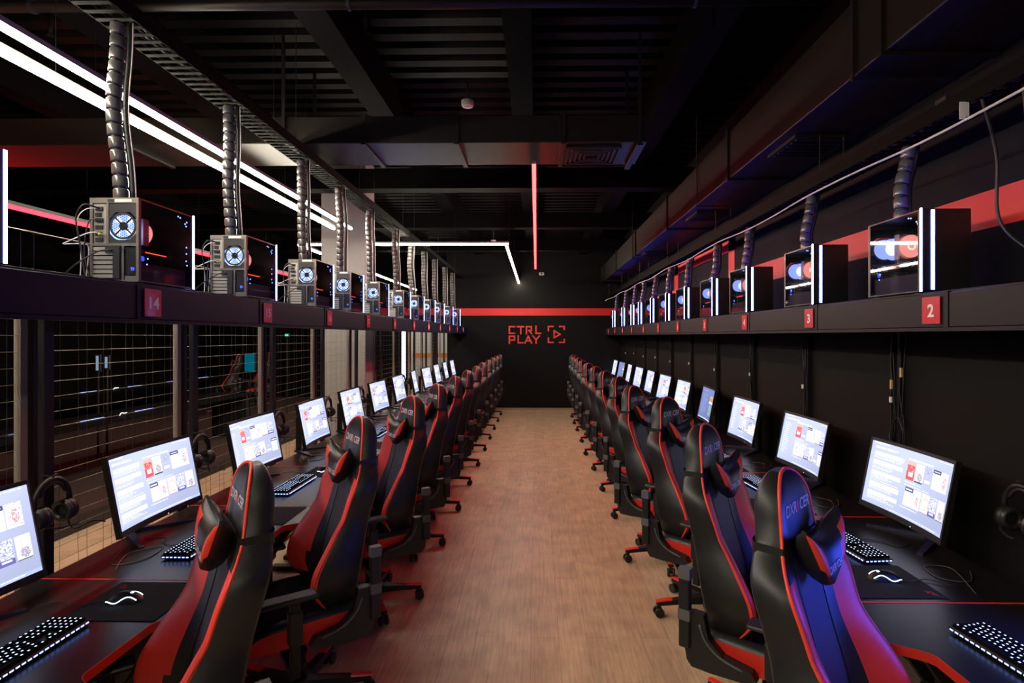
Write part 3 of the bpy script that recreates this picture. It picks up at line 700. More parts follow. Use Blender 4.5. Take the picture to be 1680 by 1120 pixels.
# ------------------------------------------------------------------ screens
def picture(kind, NX=168, NY=96):
    rnd = random.Random(kind*13+5)
    base = (0.62, 0.68, 0.98)
    P = [[None]*NX for _ in range(NY)]
    for j in range(NY):
        v = j/NY
        for i in range(NX):
            u = i/NX; g = 0.80+0.12*math.sin(u*3+v*2)+0.10*(1-v)
            P[j][i] = (base[0]*g, base[1]*g, base[2]*g*1.02)
    def rect(u0, v0, u1, v1, c):
        for j in range(max(0, int(v0*NY)), min(NY, int(v1*NY))):
            for i in range(max(0, int(u0*NX)), min(NX, int(u1*NX))): P[j][i] = c
    def mott(u0, v0, u1, v1, cols, p):
        for j in range(max(0, int(v0*NY)), min(NY, int(v1*NY))):
            for i in range(max(0, int(u0*NX)), min(NX, int(u1*NX))):
                if rnd.random() < p: P[j][i] = cols[rnd.randrange(len(cols))]
    def text(u0, u1, v, c, h=0.012):
        u = u0
        while u < u1:
            l = rnd.uniform(0.01, 0.04); rect(u, v, min(u+l, u1), v+h, c); u += l+0.008
    def blob(cu, cv, ru, rv, c, p=1.0):
        for j in range(NY):
            for i in range(NX):
                a = (i/NX-cu)/ru; b = (j/NY-cv)/rv
                if a*a+b*b < 1 and rnd.random() < p: P[j][i] = c
    WHT = (1.15, 1.15, 1.2); CRM = (1.1, 1.02, 0.82); DK = (0.10, 0.10, 0.22); RD = (0.85, 0.13, 0.14); PR = (0.30, 0.30, 0.62)
    text(0.03, 0.20, 0.03, WHT); text(0.80, 0.97, 0.035, WHT)
    text(0.05, 0.30, 0.09, WHT, 0.03)
    if kind == 2:           # darker start page
        for j in range(NY):
            for i in range(NX): c = P[j][i]; P[j][i] = (c[0]*0.35, c[1]*0.38, c[2]*0.55)
        for k in range(14): text(0.06, 0.06+rnd.uniform(0.15, 0.3), 0.2+k*0.045, (0.4, 0.45, 0.7), 0.01)
        rect(0.50, 0.22, 0.78, 0.40, (0.7, 0.5, 0.15)); blob(0.64, 0.32, 0.07, 0.07, (0.8, 0.2, 0.1)); rect(0.48, 0.40, 0.8, 0.46, WHT)
        mott(0.5, 0.5, 0.8, 0.85, [(0.05, 0.1, 0.25), (0.3, 0.5, 0.6), (0.6, 0.7, 0.4)], 0.8); rect(0.82, 0.1, 0.99, 0.9, (0.06, 0.08, 0.3))
    else:
        if kind == 0:       # list of text on the left
            v = 0.17
            for blk in range(5):
                rect(0.05, v, 0.39, v+0.065, (0.98, 1.0, 1.12)); vv = v+0.075
                for q in range(2 + blk % 3):
                    text(0.05, 0.05+rnd.uniform(0.2, 0.33), vv, (1.0, 1.02, 1.15), 0.011); vv += 0.023
                v = vv+0.018
            x0, n1, n2 = 0.44, 5, 5; cw = 0.094
        else:
            for k in range(16): text(0.05, 0.05+rnd.uniform(0.05, 0.12), 0.2+k*0.042, WHT, 0.012)
            x0, n1, n2 = 0.27, 6, 6; cw = 0.105
        for row, v0 in ((0, 0.17), (1, 0.55)):
            v1 = v0+0.27
            for c in range(n1):
                u0 = x0+c*(cw+0.010)+(0.02 if row else 0); u1 = u0+cw
                if u1 > 0.99: break
                q = (c+row*3+kind) % 6
                if row == 0 and c == 0:
                    rect(u0, v0, u1, v1, RD); rect(u0, v0, u1, v0+0.05, (1.0, 0.55, 0.5)); rect(u0+0.02, v1-0.11, u1-0.02, v1-0.05, WHT); mott(u0, v0+0.05, u1, v1-0.11, [(1.1, 0.6, 0.5), RD], 0.5)
                elif q == 1:
                    rect(u0, v0, u1, v1, CRM); blob((u0+u1)/2, v0+0.18, 0.03, 0.06, (0.45, 0.42, 0.6), 0.8); rect(u0, v1-0.015, u1, v1, DK)
                elif q == 2:
                    rect(u0, v0, u1, v1, (0.55, 0.58, 0.8)); mott(u0, v0, u1, v0+0.15, [(0.4, 0.42, 0.7), (0.7, 0.72, 0.9)], 0.6); rect(u0+0.015, v1-0.08, u1-0.015, v1-0.04, WHT)
                elif q == 3:
                    rect(u0, v0, u1, v1, WHT); rect(u0, v0, u1, v0+0.055, DK); rect(u0+0.01, v0+0.018, u1-0.01, v0+0.035, WHT)
                elif q == 4:
                    rect(u0, v0, u1, v1, WHT); mott(u0, v0, u1, v1, [(0.8, 0.4, 0.45), (0.6, 0.62, 0.75), CRM], 0.18); blob((u0+u1)/2, v0+0.14, 0.022, 0.08, (0.85, 0.35, 0.4), 0.5)
                elif q == 5:
                    rect(u0, v0, u1, v1, CRM); blob((u0+u1)/2, v0+0.13, 0.046, 0.09, (1.0, 0.65, 0.6)); blob((u0+u1)/2, v0+0.13, 0.036, 0.07, (1.1, 1.0, 0.95)); rect(u0, v1-0.015, u1, v1, (0.5, 0.3, 0.4))
                else:
                    rect(u0, v0, u1, v1, (0.75, 0.8, 1.05)); mott(u0, v0, u1, v1-0.07, [PR, WHT, (0.5, 0.5, 0.8)], 0.55); rect(u0, v1-0.07, u1, v1, (0.18, 0.16, 0.5)); rect(u0+0.015, v1-0.05, u1-0.015, v1-0.03, WHT)
            text(x0, x0+0.2, v0+0.30, WHT, 0.012); text(x0, x0+0.3, v0-0.035, WHT, 0.014)
    rect(0.0, 0.965, 1.0, 1.0, (0.5, 0.58, 1.0)); text(0.3, 0.9, 0.974, WHT, 0.012)
    return P
SW, SH = 0.592, 0.335
def screen_mesh(kind, R=1.4):
    NX, NY = 168, 96; P = picture(kind, NX, NY)
    me = bpy.data.meshes.new('screen'); vs = []; fs = []
    for j in range(NY+1):
        for i in range(NX+1):
            x = (i/NX-0.5)*SW; a = x/R; vs.append((R*math.sin(a), -(R-R*math.cos(a)), (0.5-j/NY)*SH))
    for j in range(NY):
        for i in range(NX):
            q = j*(NX+1)+i; fs.append((q, q+NX+1, q+NX+2, q+1))
    me.from_pydata(vs, [], fs); me.materials.append(SCREEN)
    ca = me.color_attributes.new('picture', 'FLOAT_COLOR', 'CORNER'); data = []
    for j in range(NY):
        for i in range(NX): c = P[j][i]; data += [c[0], c[1], c[2], 1.0]*4
    ca.data.foreach_set('color', data); return me
SCR = [screen_mesh(k) for k in range(4)]
# monitor local: screen faces -y?  screen plane normal is -y, x to the right when looking at it; base on z=0
def make_monitor():
    t = thing('curved_monitor', 'x', 'monitor', (0, 0, 0), 0, 'curved monitors on the desks')
    R = 1.4; tilt = Matrix.Translation((0, 0, 0.265)) @ Matrix.Rotation(math.radians(-11), 4, 'X')
    bm = nb(); N = 16; hw, hz = 0.305, 0.1825
    def ring(yo, hw, z0, z1):
        out = []
        for i in range(N+1):
            x = (i/N*2-1)*hw; a = x/R; out.append(((R+0)*math.sin(a), -(R-R*math.cos(a))+yo))
        return out
    A = ring(0.004, hw, 0, 0); B = ring(0.022, hw, 0, 0); z0, z1 = -hz-0.010, hz
    for i in range(N):
        for (p, q, y) in ((A[i], A[i+1], 0),):
            P = [(p[0], p[1], z0), (q[0], q[1], z0), (q[0], q[1], z1), (p[0], p[1], z1)]
            Q = [(B[i][0], B[i][1], z0), (B[i+1][0], B[i+1][1], z0), (B[i+1][0], B[i+1][1], z1), (B[i][0], B[i][1], z1)]
            vp = [bm.verts.new(v) for v in P]; vq = [bm.verts.new(v) for v in Q]
            bm.faces.new(vp); bm.faces.new(vq[::-1]); bm.faces.new((vp[0], vq[0], vq[1], vp[1])); bm.faces.new((vp[3], vp[2], vq[2], vq[3]))
            if i == 0: bm.faces.new((vp[0], vp[3], vq[3], vq[0]))
            if i == N-1: bm.faces.new((vp[1], vq[1], vq[2], vp[2]))
    bmesh.ops.remove_doubles(bm, verts=bm.verts, dist=1e-5)
    bm.transform(tilt); obj('housing', bm, PLASTIC, t)
    # thin bezel lip around the screen
    bm = nb()
    for i in range(N):
        p, q = A[i], A[i+1]
        for (za, zb) in ((-hz-0.010, -SH/2+0.001), (SH/2-0.001, hz)):
            v = [bm.verts.new(c) for c in ((p[0], p[1]-0.007, za), (q[0], q[1]-0.007, za), (q[0], q[1]-0.007, zb), (p[0], p[1]-0.007, zb))]; bm.faces.new(v)
    for s in (-1, 1):
        xe = s*hw; xi = s*(SW/2-0.001); ye = -(R-R*math.cos(xe/R)); a = R*math.sin(xe/R); b = R*math.sin(xi/R)
        bx(bm, min(a, b), max(a, b), ye-0.004, ye+0.006, -hz-0.010, hz)
    bx(bm, -0.004, 0.004, -0.0042, -0.0035, -hz-0.006, -hz-0.002)
    bm.transform(tilt); obj('bezel', bm, PLASTIC, t)
    s_ = bpy.data.objects.new('screen', SCR[0]); C.objects.link(s_); s_.parent = t; s_.matrix_local = tilt @ Matrix.Translation((0, -0.0005, 0.003))
    bm = nb(); bxb(bm, -0.09, 0.09, 0.022, 0.055, -0.10, 0.09, 0.014); bm.transform(tilt); obj('rear_bulge', bm, PLASTIC, t)
    bm = nb(); bxb(bm, -0.028, 0.028, 0.085, 0.125, 0.0, 0.30, 0.008); bxb(bm, -0.025, 0.025, 0.045, 0.10, 0.24, 0.30, 0.006); obj('neck', bm, PLASTIC, t)
    for s in (-1, 1):
        bm = nb(); P = [Vector((s*0.01, 0.12, 0.012)), Vector((s*0.20, -0.09, 0.010))]
        d = (P[1]-P[0]).normalized(); nn = Vector((-d.y, d.x, 0))
        v = []
        for p, wd, hh in ((P[0], 0.03, 0.022), (P[1], 0.018, 0.008)):
            for a, b in ((-1, 0), (1, 0), (1, 1), (-1, 1)): v.append(bm.verts.new((p.x+nn.x*a*wd/1.6, p.y+nn.y*a*wd/1.6, b*hh)))
        for f in ((0, 1, 2, 3), (4, 7, 6, 5), (0, 4, 5, 1), (1, 5, 6, 2), (2, 6, 7, 3), (3, 7, 4, 0)): bm.faces.new([v[i] for i in f])
        obj('base_foot', bm, mat('dark_blue_plastic', (0.02, 0.02, 0.06), 0.4), t)
    bm = nb(); bx(bm, 0.06, 0.064, -0.0048, -0.003, -hz-0.006, -hz-0.002); bm.transform(tilt); obj('power_light', bm, E_FANW, t)
    return t
# ------------------------------------------------------------------ keyboards, mice, pads
def make_keyboard():
    t = thing('backlit_keyboard', 'x', 'keyboard', (0, 0, 0), 0, 'backlit keyboards on the desks')
    bm = nb(); bxb(bm, -0.22, 0.22, -0.066, 0.066, 0.006, 0.022, 0.004, seg=1); obj('case', bm, PLASTIC, t)
    bm = nb()
    for i in range(22): bx(bm, -0.212+i*0.0194, -0.200+i*0.0194, -0.0675, -0.0655, 0.012, 0.016)
    for s in (-1, 1):
        for i in range(7): bx(bm, s*0.2205-0.0012, s*0.2205+0.0012, -0.060+i*0.018, -0.050+i*0.018, 0.012, 0.016)
    obj('rim_light', bm, E_UNDER, t)
    keys = nb(); leg = nb(); p = 0.0188
    rows = [(0.052, [1]*1+[0.5]+[1]*4+[0.4]+[1]*4+[0.4]+[1]*4+[0.3]+[1]*3), ]
    for r in range(6):
        y = 0.050-r*p*0.99-(0.004 if r else 0)
        if r == 5: ws = [1.25, 1.25, 1.25, 6.25, 1.25, 1.25, 1.25, 1.25]
        elif r == 4: ws = [2.25]+[1]*10+[2.75]
        elif r == 3: ws = [1.75]+[1]*11+[2.25]
        elif r == 2: ws = [1.5]+[1]*12+[1.5]
        else: ws = [1]*13+[2]
        x = -0.216; blocks = []
        for a in ws: blocks.append((x, a)); x += a*p
        x = -0.216+15*p+0.006
        for c in range(3):
            if r == 3 or (r == 4 and c != 1): continue
            blocks.append((x+c*p, 1))
        x += 3*p+0.006
        for c in range(4):
            if x+(c+1)*p < 0.222: blocks.append((x+c*p, 1))
        for (kx, a) in blocks:
            x0, x1 = kx+0.0012, kx+a*p-0.0012; y0, y1 = y-0.0082, y+0.0082; q = 0.0022
            lo = [keys.verts.new(v) for v in ((x0, y0, 0.022), (x1, y0, 0.022), (x1, y1, 0.022), (x0, y1, 0.022))]
            hi = [keys.verts.new(v) for v in ((x0+q, y0+q, 0.031), (x1-q, y0+q, 0.031), (x1-q, y1-q*0.6, 0.031), (x0+q, y1-q*0.6, 0.031))]
            keys.faces.new(hi)
            for i in range(4): keys.faces.new((lo[i], lo[(i+1) % 4], hi[(i+1) % 4], hi[i]))
            m = (x0+x1)/2
            if a < 6: bx(leg, m-0.0028, m+0.0028, y-0.0004, y+0.0042, 0.0308, 0.0316)
    obj('keycaps', keys, KEYCAP, t); obj('key_legends', leg, E_KEY, t)
    bm = nb()
    for x in (0.105, 0.118, 0.131): bx(bm, x, x+0.008, 0.060, 0.0645, 0.0222, 0.0235)
    obj('indicator_lights', bm, E_MOUSE, t)
    bm = nb(); tube(bm, smooth_path([(-0.05, 0.066, 0.014), (-0.06, 0.12, 0.006), (-0.02, 0.19, 0.004), (0.05, 0.23, 0.004), (0.02, 0.31, 0.004)], 6), 0.0022, 6); obj('keyboard_cable', bm, CABLE, t)
    return t
def make_mouse():
    # local +y is the nose
    t = thing('glowing_mouse', 'x', 'mouse', (0, 0, 0), 0, 'glowing mice on the mouse pads')
    bm = nb(); NU, NV = 14, 18; rows = []
    def S(u, v):
        y = -0.062+0.124*v; w_ = 0.033*math.sqrt(max(0, 1-(2*v-1)**4))*(1-0.16*math.sin(PI*v)**2); hh = 0.040*(math.sin(PI*(0.12+0.80*(1-v)))**0.8)*math.sqrt(max(0, 1-(2*v-1)**6))
        a = PI*u; return (w_*math.cos(a), y, 0.002+hh*math.sin(a)**0.7 if 0 < u < 1 else 0.002)
    for j in range(NV+1): rows.append([bm.verts.new(S(i/NU, 0.01+0.98*j/NV)) for i in range(NU+1)])
    for j in range(NV):
        for i in range(NU): bm.faces.new((rows[j][i], rows[j][i+1], rows[j+1][i+1], rows[j+1][i]))
    bm.faces.new([r[0] for r in rows]+[r[-1] for r in rows[::-1]]) if False else None
    obj('body', bm, PLASTIC, t, True)
    for s in (0, 1):
        pts = []
        for i in range(15):
            v = 0.10+0.85*i/14; u = 0.13+0.10*math.sin(i/14*2*PI+0.5); u = u if s == 0 else 1-u; p = Vector(S(u, v)); pts.append(p*1.012+Vector((0, 0, 0.0006)))
        bm = nb(); tube(bm, pts, 0.0017, 6); obj('light_line', bm, E_MOUSE, t)
    bm = nb(); p = Vector(S(0.5, 0.30)); bx(bm, -0.006, 0.006, p.y-0.006, p.y+0.006, p.z-0.001, p.z+0.0008); obj('palm_logo', bm, E_MOUSE, t)
    bm = nb(); disc(bm, (0, 0.035, 0.026), 0.009, 'x', 12, 0, 0, 0.006); obj('scroll_wheel', bm, GREYP, t)
    bm = nb(); tube(bm, smooth_path([(0, 0.06, 0.008), (0.01, 0.10, 0.004), (-0.02, 0.17, 0.004), (0.03, 0.24, 0.004), (0.0, 0.30, 0.004)], 5), 0.0018, 6); obj('mouse_cable', bm, CABLE, t)
    return t
def make_pad():
    t = thing('mouse_pad', 'x', 'mouse pad', (0, 0, 0), 0, 'black mouse pads')
    bm = nb(); bxb(bm, -0.15, 0.15, -0.17, 0.17, 0.0, 0.003, 0.0012, seg=1); obj('cloth', bm, PAD, t)
    bm = nb(); tube(bm, [(0.11+0.014*math.cos(a*PI/6), 0.13+0.010*math.sin(a*PI/6), 0.0032) for a in range(10)], 0.001, 4); tube(bm, [(0.09, 0.118, 0.0032), (0.11, 0.128, 0.0032), (0.13, 0.145, 0.0032)], 0.001, 4); obj('red_emblem', bm, LOGOR, t)
    return t
def make_headset():
    # hangs by its band; local z=0 is the hook, faces +x
    t = thing('headset', 'x', 'headset', (0, 0, 0), 0, 'black headsets hanging beside the monitors')
    bm = nb(); pts = [(0, 0.085*math.sin(a), -0.01-0.10+0.10*math.cos(a)) for a in [(-1+2*i/16)*PI*0.52 for i in range(17)]]
    tube(bm, pts, 0.011, 8); obj('headband', bm, PLASTIC, t)
    bm = nb(); tube(bm, [(0, y*0.84, z-0.014) for (x, y, z) in pts[3:-3]], 0.008, 8); obj('band_cushion', bm, LEATHER, t)
    for s in (-1, 1):
        bm = nb(); tube(bm, [(0, s*0.088, -0.155), (0, s*0.082, -0.155), (0, s*0.06, -0.155), (0, s*0.052, -0.155)], [0.030, 0.045, 0.048, 0.043], 18); c = obj('ear_cup', bm, PLASTIC, t, True)
        bm = nb(); pp = [(0.036*math.cos(k*PI/9), s*0.048, -0.155+0.036*math.sin(k*PI/9)) for k in range(18)]; tube(bm, pp, 0.012, 8, closed=True); obj('ear_cushion', bm, LEATHER, c, True)
        bm = nb(); bx(bm, -0.012, 0.012, s*0.0885-0.0006, s*0.0885+0.0006, -0.161, -0.149); obj('cup_emblem', bm, GREYP, c)
    bm = nb(); tube(bm, smooth_path([(0.02, -0.08, -0.18), (0.05, -0.04, -0.20), (0.07, 0.02, -0.205), (0.075, 0.05, -0.20)], 5), 0.004, 6); obj('microphone_arm', bm, PLASTIC, t)
    bm = nb(); tube(bm, smooth_path([(0, 0.075, -0.20), (-0.01, 0.10, -0.235), (-0.02, 0.14, -0.262), (-0.03, 0.24, -0.262), (-0.05, 0.34, -0.30)], 6), 0.004, 6); obj('headset_cable', bm, CABLE, t)
    bm = nb(); tube(bm, [(-0.045, 0, 0.005), (0, 0, -0.002), (0.02, 0, 0.012)], 0.004, 6); obj('hook', bm, METALB, t)
    return t

mon0 = make_monitor(); kb0 = make_keyboard(); ms0 = make_mouse(); pd0 = make_pad(); hs0 = make_headset()
used = {}
def place(proto, loc, rz, label):
    if proto not in used:
        used[proto] = 1; KIDS[proto] = [(c, list(c.children)) for c in proto.children]
        proto.location = loc; proto.rotation_euler = (0, 0, rz); proto['label'] = label; return proto
    return dup(proto, loc, rz, label)
YL = lambda k: 1.74+0.98*k        # station centres
YR = lambda k: 1.59+0.98*k
kinds_l = [0, 0, 1, 1, 0, 1, 1, 3, 1, 1, 3, 1]; kinds_r = [1, 0, 1, 3, 2, 0, 1, 1, 3, 1, 2, 1]
jit = random.Random(11)
for k in range(12):
    for side in (-1, 1):
        sd = 'left' if side < 0 else 'right'; yc = YL(k) if side < 0 else YR(k)
        rz = PI/2 if side < 0 else -PI/2
        # monitor: screen normal (-y local) has to face the aisle
        x = -1.945 if side < 0 else 1.838
        my = yc+(0.03 if side < 0 else (0.16+min(0.2, 0.07*(k-1)) if k else 0.02))
        a = jit.uniform(-0.05, 0.05) if k > 1 else 0.0
        if side < 0 and k == 7: a = 0.12
        if side > 0 and k == 4: a = -0.10
        m = place(mon0, (x, my, 0.75), rz+a, '%s monitor in the %s row, counted from the camera, lit screen' % (ORD[k], sd))
        for c in m.children:
            if c.name.startswith('screen'):
                c.data = SCR[(kinds_l if side < 0 else kinds_r)[k]]
                if side > 0 and k == 0:      # the monitor just outside the view shows a plain blue picture
                    c.data = c.data.copy(); c.data.materials.clear(); c.data.materials.append(BLUESCREEN)
        kx = -1.610 if side < 0 else 1.480
        ky = yc-0.08 if side < 0 else yc+0.075
        place(kb0, (kx, ky, 0.75), rz+(0.0 if side < 0 else 0.10), '%s backlit keyboard in the %s row, counted from the camera' % (ORD[k], sd))
        py = yc+0.31 if side < 0 else yc-0.31
        px = -1.51 if side < 0 else 1.40
        if k < 9:
            place(pd0, (px, py, 0.7501), rz, '%s black mouse pad in the %s row, counted from the camera' % (ORD[k], sd))
            place(ms0, (px-0.03 if side < 0 else px+0.02, py-0.02 if side < 0 else py, 0.7535), rz+(0.15 if side < 0 else -0.1), '%s glowing mouse in the %s row, counted from the camera' % (ORD[k], sd))
for k in range(0, 7):
    place(hs0, (-2.0, 2.235+1.0*k, 1.17), 0.0, '%s black headset hanging behind the left monitors, counted from the camera' % ORD[k])
place(hs0, (1.94, 2.22, 1.16), PI, 'black headset hanging on the right wall at the picture edge')

# ------------------------------------------------------------------ racing chairs
import bisect
def interp(tab, z):
    if z <= tab[0][0]: return tab[0][1]
    for (a, b), (c, d) in zip(tab, tab[1:]):
        if z <= c:
            t = (z-a)/(c-a); return b+(d-b)*t
    return tab[-1][1]
def sm(tab, z, h=0.025): return (interp(tab, z-h)+2*interp(tab, z)+interp(tab, z+h))/4
TW = [(0.44, .16), (0.48, .185), (0.54, .225), (0.62, .262), (0.70, .268), (0.78, .255), (0.86, .235), (0.94, .236), (1.00, .245), (1.05, .246), (1.09, .225), (1.13, .160), (1.17, .138), (1.25, .132)]
def HW(z):
    if z > 1.20: return 0.133*math.sqrt(max(0.0, 1-((z-1.20)/0.142)**2.3))
    return sm(TW, z)
TY = [(0.44, -.165), (0.60, -.150), (0.75, -.180), (0.95, -.235), (1.10, -.275), (1.36, -.302)]
def YC(z): return sm(TY, z, 0.04)
TB = [(0.44, .02), (0.52, .075), (0.61, .140), (0.69, .145), (0.79, .105), (0.90, .058), (1.00, .056), (1.07, .045), (1.14, .006), (1.36, .000)]
TT = [(0.44, .045), (0.60, .055), (0.90, .048), (1.10, .045), (1.20, .048), (1.30, .045)]
def bump(a):
    if a < 0.34: return 0.0
    if a < 0.93: t = (a-0.34)/0.59; return t*t*(3-2*t)*0.5+0.5*t
    t = (a-0.93)/0.07; return 1-0.16*t*t
def front(u, z):
    e = 1.0
    if z > 1.24: e = max(0.15, math.sqrt(max(0.0, 1-((z-1.24)/0.104)**2)))
    return YC(z)+0.034*e*(1-0.25*abs(u)**6)+sm(TB, z)*bump(abs(u))
def back(u, z):
    e = 1.0
    if z > 1.22: e = max(0.1, math.sqrt(max(0.0, 1-((z-1.22)/0.123)**2)))
    return YC(z)-sm(TT, z)*e*(max(0, 1-abs(u)**7)**0.5)-0.012
def make_chair():
    t = thing('racing_chair', 'x', 'chair', (0, 0, 0), 0, 'racing style office chairs')
    zs = [0.44+0.02*i for i in range(37)]; zs = [z for z in zs if z < 1.22]+[1.22+0.118*math.sin(i/9*PI/2) for i in range(10)]
    US = [-1, -.96, -.9, -.83, -.76, -.68, -.6, -.54, -.48, -.42, -.34, -.22, -.1, 0, .1, .22, .34, .42, .48, .54, .6, .68, .76, .83, .9, .96, 1]
    bm = nb(); rings = []
    UB = [0.97, 0.9, 0.78, 0.6, 0.4, 0.2, 0, -0.2, -0.4, -0.6, -0.78, -0.9, -0.97]
    for z in zs:
        w_ = HW(z); r = [bm.verts.new((u*w_, front(u, z), z)) for u in US]
        r += [bm.verts.new((u*w_*1.0, back(u, z), z)) for u in UB]
        rings.append(r)
    nf = len(US)-1; N = len(rings[0])
    for j in range(len(rings)-1):
        zc = (zs[j]+zs[j+1])/2
        for k in range(N):
            f = bm.faces.new((rings[j][k], rings[j][(k+1) % N], rings[j+1][(k+1) % N], rings[j+1][k])); f.smooth = True
            if k < nf:
                u = abs((US[k]+US[k+1])/2)
                if zc < 1.13:
                    lim = 0.52 if zc > 0.80 else 0.52+0.10*(0.80-zc)/0.3
                    if u < 0.36: mi = 2 if zc > 0.5 else 0
                    elif u > lim and 0.56 < zc < 1.09-(0.06 if u < 0.60 else 0): mi = 1
                    else: mi = 0
                else: mi = 0
            else: mi = 3
            f.material_index = mi
    bm.faces.new(rings[0][::-1]).material_index = 3; bm.faces.new(rings[-1]).material_index = 0
    br = obj('backrest', bm, [LEATHER, RED, FABRIC, SHELL], t)
    # piping round the front edge
    pts = [(0.985*HW(z), front(0.985, z)+0.001, z) for z in zs[2:]]
    pl = [(-x, y, z) for x, y, z in pts]
    bm = nb(); tube(bm, pl+[(0, front(0, 1.338)-0.004, 1.343)]+pts[::-1], 0.0052, 6); obj('piping', bm, PIPE, br)
    # seam lines of the centre panel
    bm = nb()
    for s in (-1, 1): tube(bm, [(s*0.37*HW(z), front(0.37, z)+0.0005, z) for z in zs if 0.5 < z < 1.12], 0.0022, 5)
    obj('centre_seam', bm, PLASTIC, br)
    # logo text on the head
    def logo(parent, sx, size, zc, surf, lift, M=None):
        a = text_bm('DXR  CER', size, 0.0, 0.25, sx, 0.0006); bm = nb(); add(bm, a, None, 0)
        w3 = size*0.24; hh = size*0.36
        v = [bm.verts.new(p) for p in ((-size*0.30, -size*0.37, 0), (-size*0.10, -size*0.37, 0), (size*0.06, size*0.05, 0), (size*0.14, -size*0.37, 0), (size*0.32, -size*0.37, 0), (size*0.24, size*0.37, 0), (size*0.02, size*0.37, 0))]
        f = bm.faces.new(v); f.material_index = 1
        for q in bm.verts:
            x, z = -q.co.x, zc+q.co.y     # viewer in front looks along -y so text is mirrored in x
            q.co = Vector((x, surf(x, z)+lift, z))
        obj('logo', bm, [LOGO, LOGOR], parent, recalc=False)
    logo(br, 1.0, 0.046, 1.235, lambda x, z: front(x/HW(z), z), 0.0015)
    # neck pillow: winged shape
    bm = nb(); NU, NV = 20, 12; zc = 1.115
    def pil(u, v, s):
        top = 0.040+0.062*abs(u)**1.8; bot = -0.095+0.070*abs(u)**1.2
        z = zc+bot+(top-bot)*v
        hw = 0.158*(0.60+0.40*min(1, v*1.15)) ; x = u*hw
        e = max(0, 1-abs(u)**4)**0.5*max(0, 1-abs(2*v-1)**3)**0.5
        base = YC(zc)+0.078+0.020*(z-zc)/-0.1
        return Vector((x, base+s*(0.005+0.036*e)+(0.030*abs(u)**2), z))
    F = [[bm.verts.new(pil(-1+2*i/NU, j/NV, 1)) for i in range(NU+1)] for j in range(NV+1)]
    B = [[bm.verts.new(pil(-1+2*i/NU, j/NV, -1)) for i in range(NU+1)] for j in range(NV+1)]
    for j in range(NV):
        for i in range(NU):
            u = abs(-1+2*(i+.5)/NU); v = (j+.5)/NV
            mi = 1 if (u > 0.47+0.34*abs(v-0.42) and v < 0.90 and v > 0.05) else 0
            f = bm.faces.new((F[j][i], F[j][i+1], F[j+1][i+1], F[j+1][i])); f.material_index = mi; f.smooth = True
            f = bm.faces.new((B[j][i+1], B[j][i], B[j+1][i], B[j+1][i+1])); f.smooth = True
    for j in range(NV):
        for i, s in ((0, 1), (NU, -1)):
            bm.faces.new((F[j][i], F[j+1][i], B[j+1][i], B[j][i]))
    for i in range(NU):
        for j in (0, NV): bm.faces.new((F[j][i], F[j][i+1], B[j][i+1], B[j][i]))
    pw = obj('neck_pillow', bm, [LEATHER, PIPE], t)
    logo(pw, 1.0, 0.028, 1.085, lambda x, z: pil(x/0.14, min(1, max(0, (z-zc+0.088)/0.145)), 1).y, 0.002)
    bm = nb(); z = 1.135; P = []
    for k in range(28):
        a = 2*PI*k/28; u = math.cos(a); w_ = HW(z)+0.004
        if math.sin(a) >= 0: y = front(u*0.98, z)+0.004
        else: y = back(u*0.98, z)-0.004
        P.append((u*w_, y))
    a_ = [bm.verts.new((x, y, z-0.020)) for x, y in P]; b_ = [bm.verts.new((x, y, z+0.020)) for x, y in P]
    for i in range(28): bm.faces.new((a_[i], a_[(i+1) % 28], b_[(i+1) % 28], b_[i]))
    obj('pillow_strap', bm, PLASTIC, pw)
    # seat
    bm = nb(); NX_, NY_ = 16, 14; top = []; bot = []
    for j in range(NY_+1):
        v = j/NY_; y = -0.22+0.50*v; row = []; rb = []
        w_ = 0.255-0.03*max(0, (v-0.75)/0.25)**2-0.03*max(0, (0.15-v)/0.15)
        for i in range(NX_+1):
            u = -1+2*i/NX_; hh = 0.475+0.050*bump(abs(u))*(1-0.5*v**3)-0.012*max(0, (v-0.8)/0.2)**2*4
            row.append(bm.verts.new((u*w_, y, hh-0.03*max(0, abs(u)-0.93)*14*0.6))); rb.append(bm.verts.new((u*w_*0.93, y*0.97, 0.400)))
        top.append(row); bot.append(rb)
    for j in range(NY_):
        for i in range(NX_):
            u = abs(-1+2*(i+.5)/NX_)
            f = bm.faces.new((top[j][i], top[j][i+1], top[j+1][i+1], top[j+1][i])); f.smooth = True; f.material_index = 0
            bm.faces.new((bot[j][i+1], bot[j][i], bot[j+1][i], bot[j+1][i+1]))
        for i, (A, B_) in ((0, (top, bot)), (NX_, (top, bot))):
            f = bm.faces.new((A[j][i], A[j+1][i], B_[j+1][i], B_[j][i])); f.material_index = 1
    for i in range(NX_):
        for j in (0, NY_): f = bm.faces.new((top[j][i], top[j][i+1], bot[j][i+1], bot[j][i])); f.material_index = 0
    seat = obj('seat', bm, [LEATHER, REDP], t)
    # mechanism and lever
    bm = nb(); bxb(bm, -0.13, 0.13, -0.14, 0.13, 0.362, 0.398, 0.006, seg=1); bxb(bm, -0.07, 0.07, -0.09, 0.09, 0.325, 0.362, 0.006, seg=1); obj('tilt_mechanism', bm, METALB, t)
    bm = nb(); tube(bm, [(-0.07, 0.02, 0.345), (-0.20, 0.03, 0.335), (-0.27, 0.035, 0.32)], [0.005, 0.005, 0.012], 8); obj('height_lever', bm, PLASTIC, t)
    # recline side covers
    MX = Matrix(((0, 0, 1, 0), (1, 0, 0, 0), (0, 1, 0, 0), (0, 0, 0, 1)))
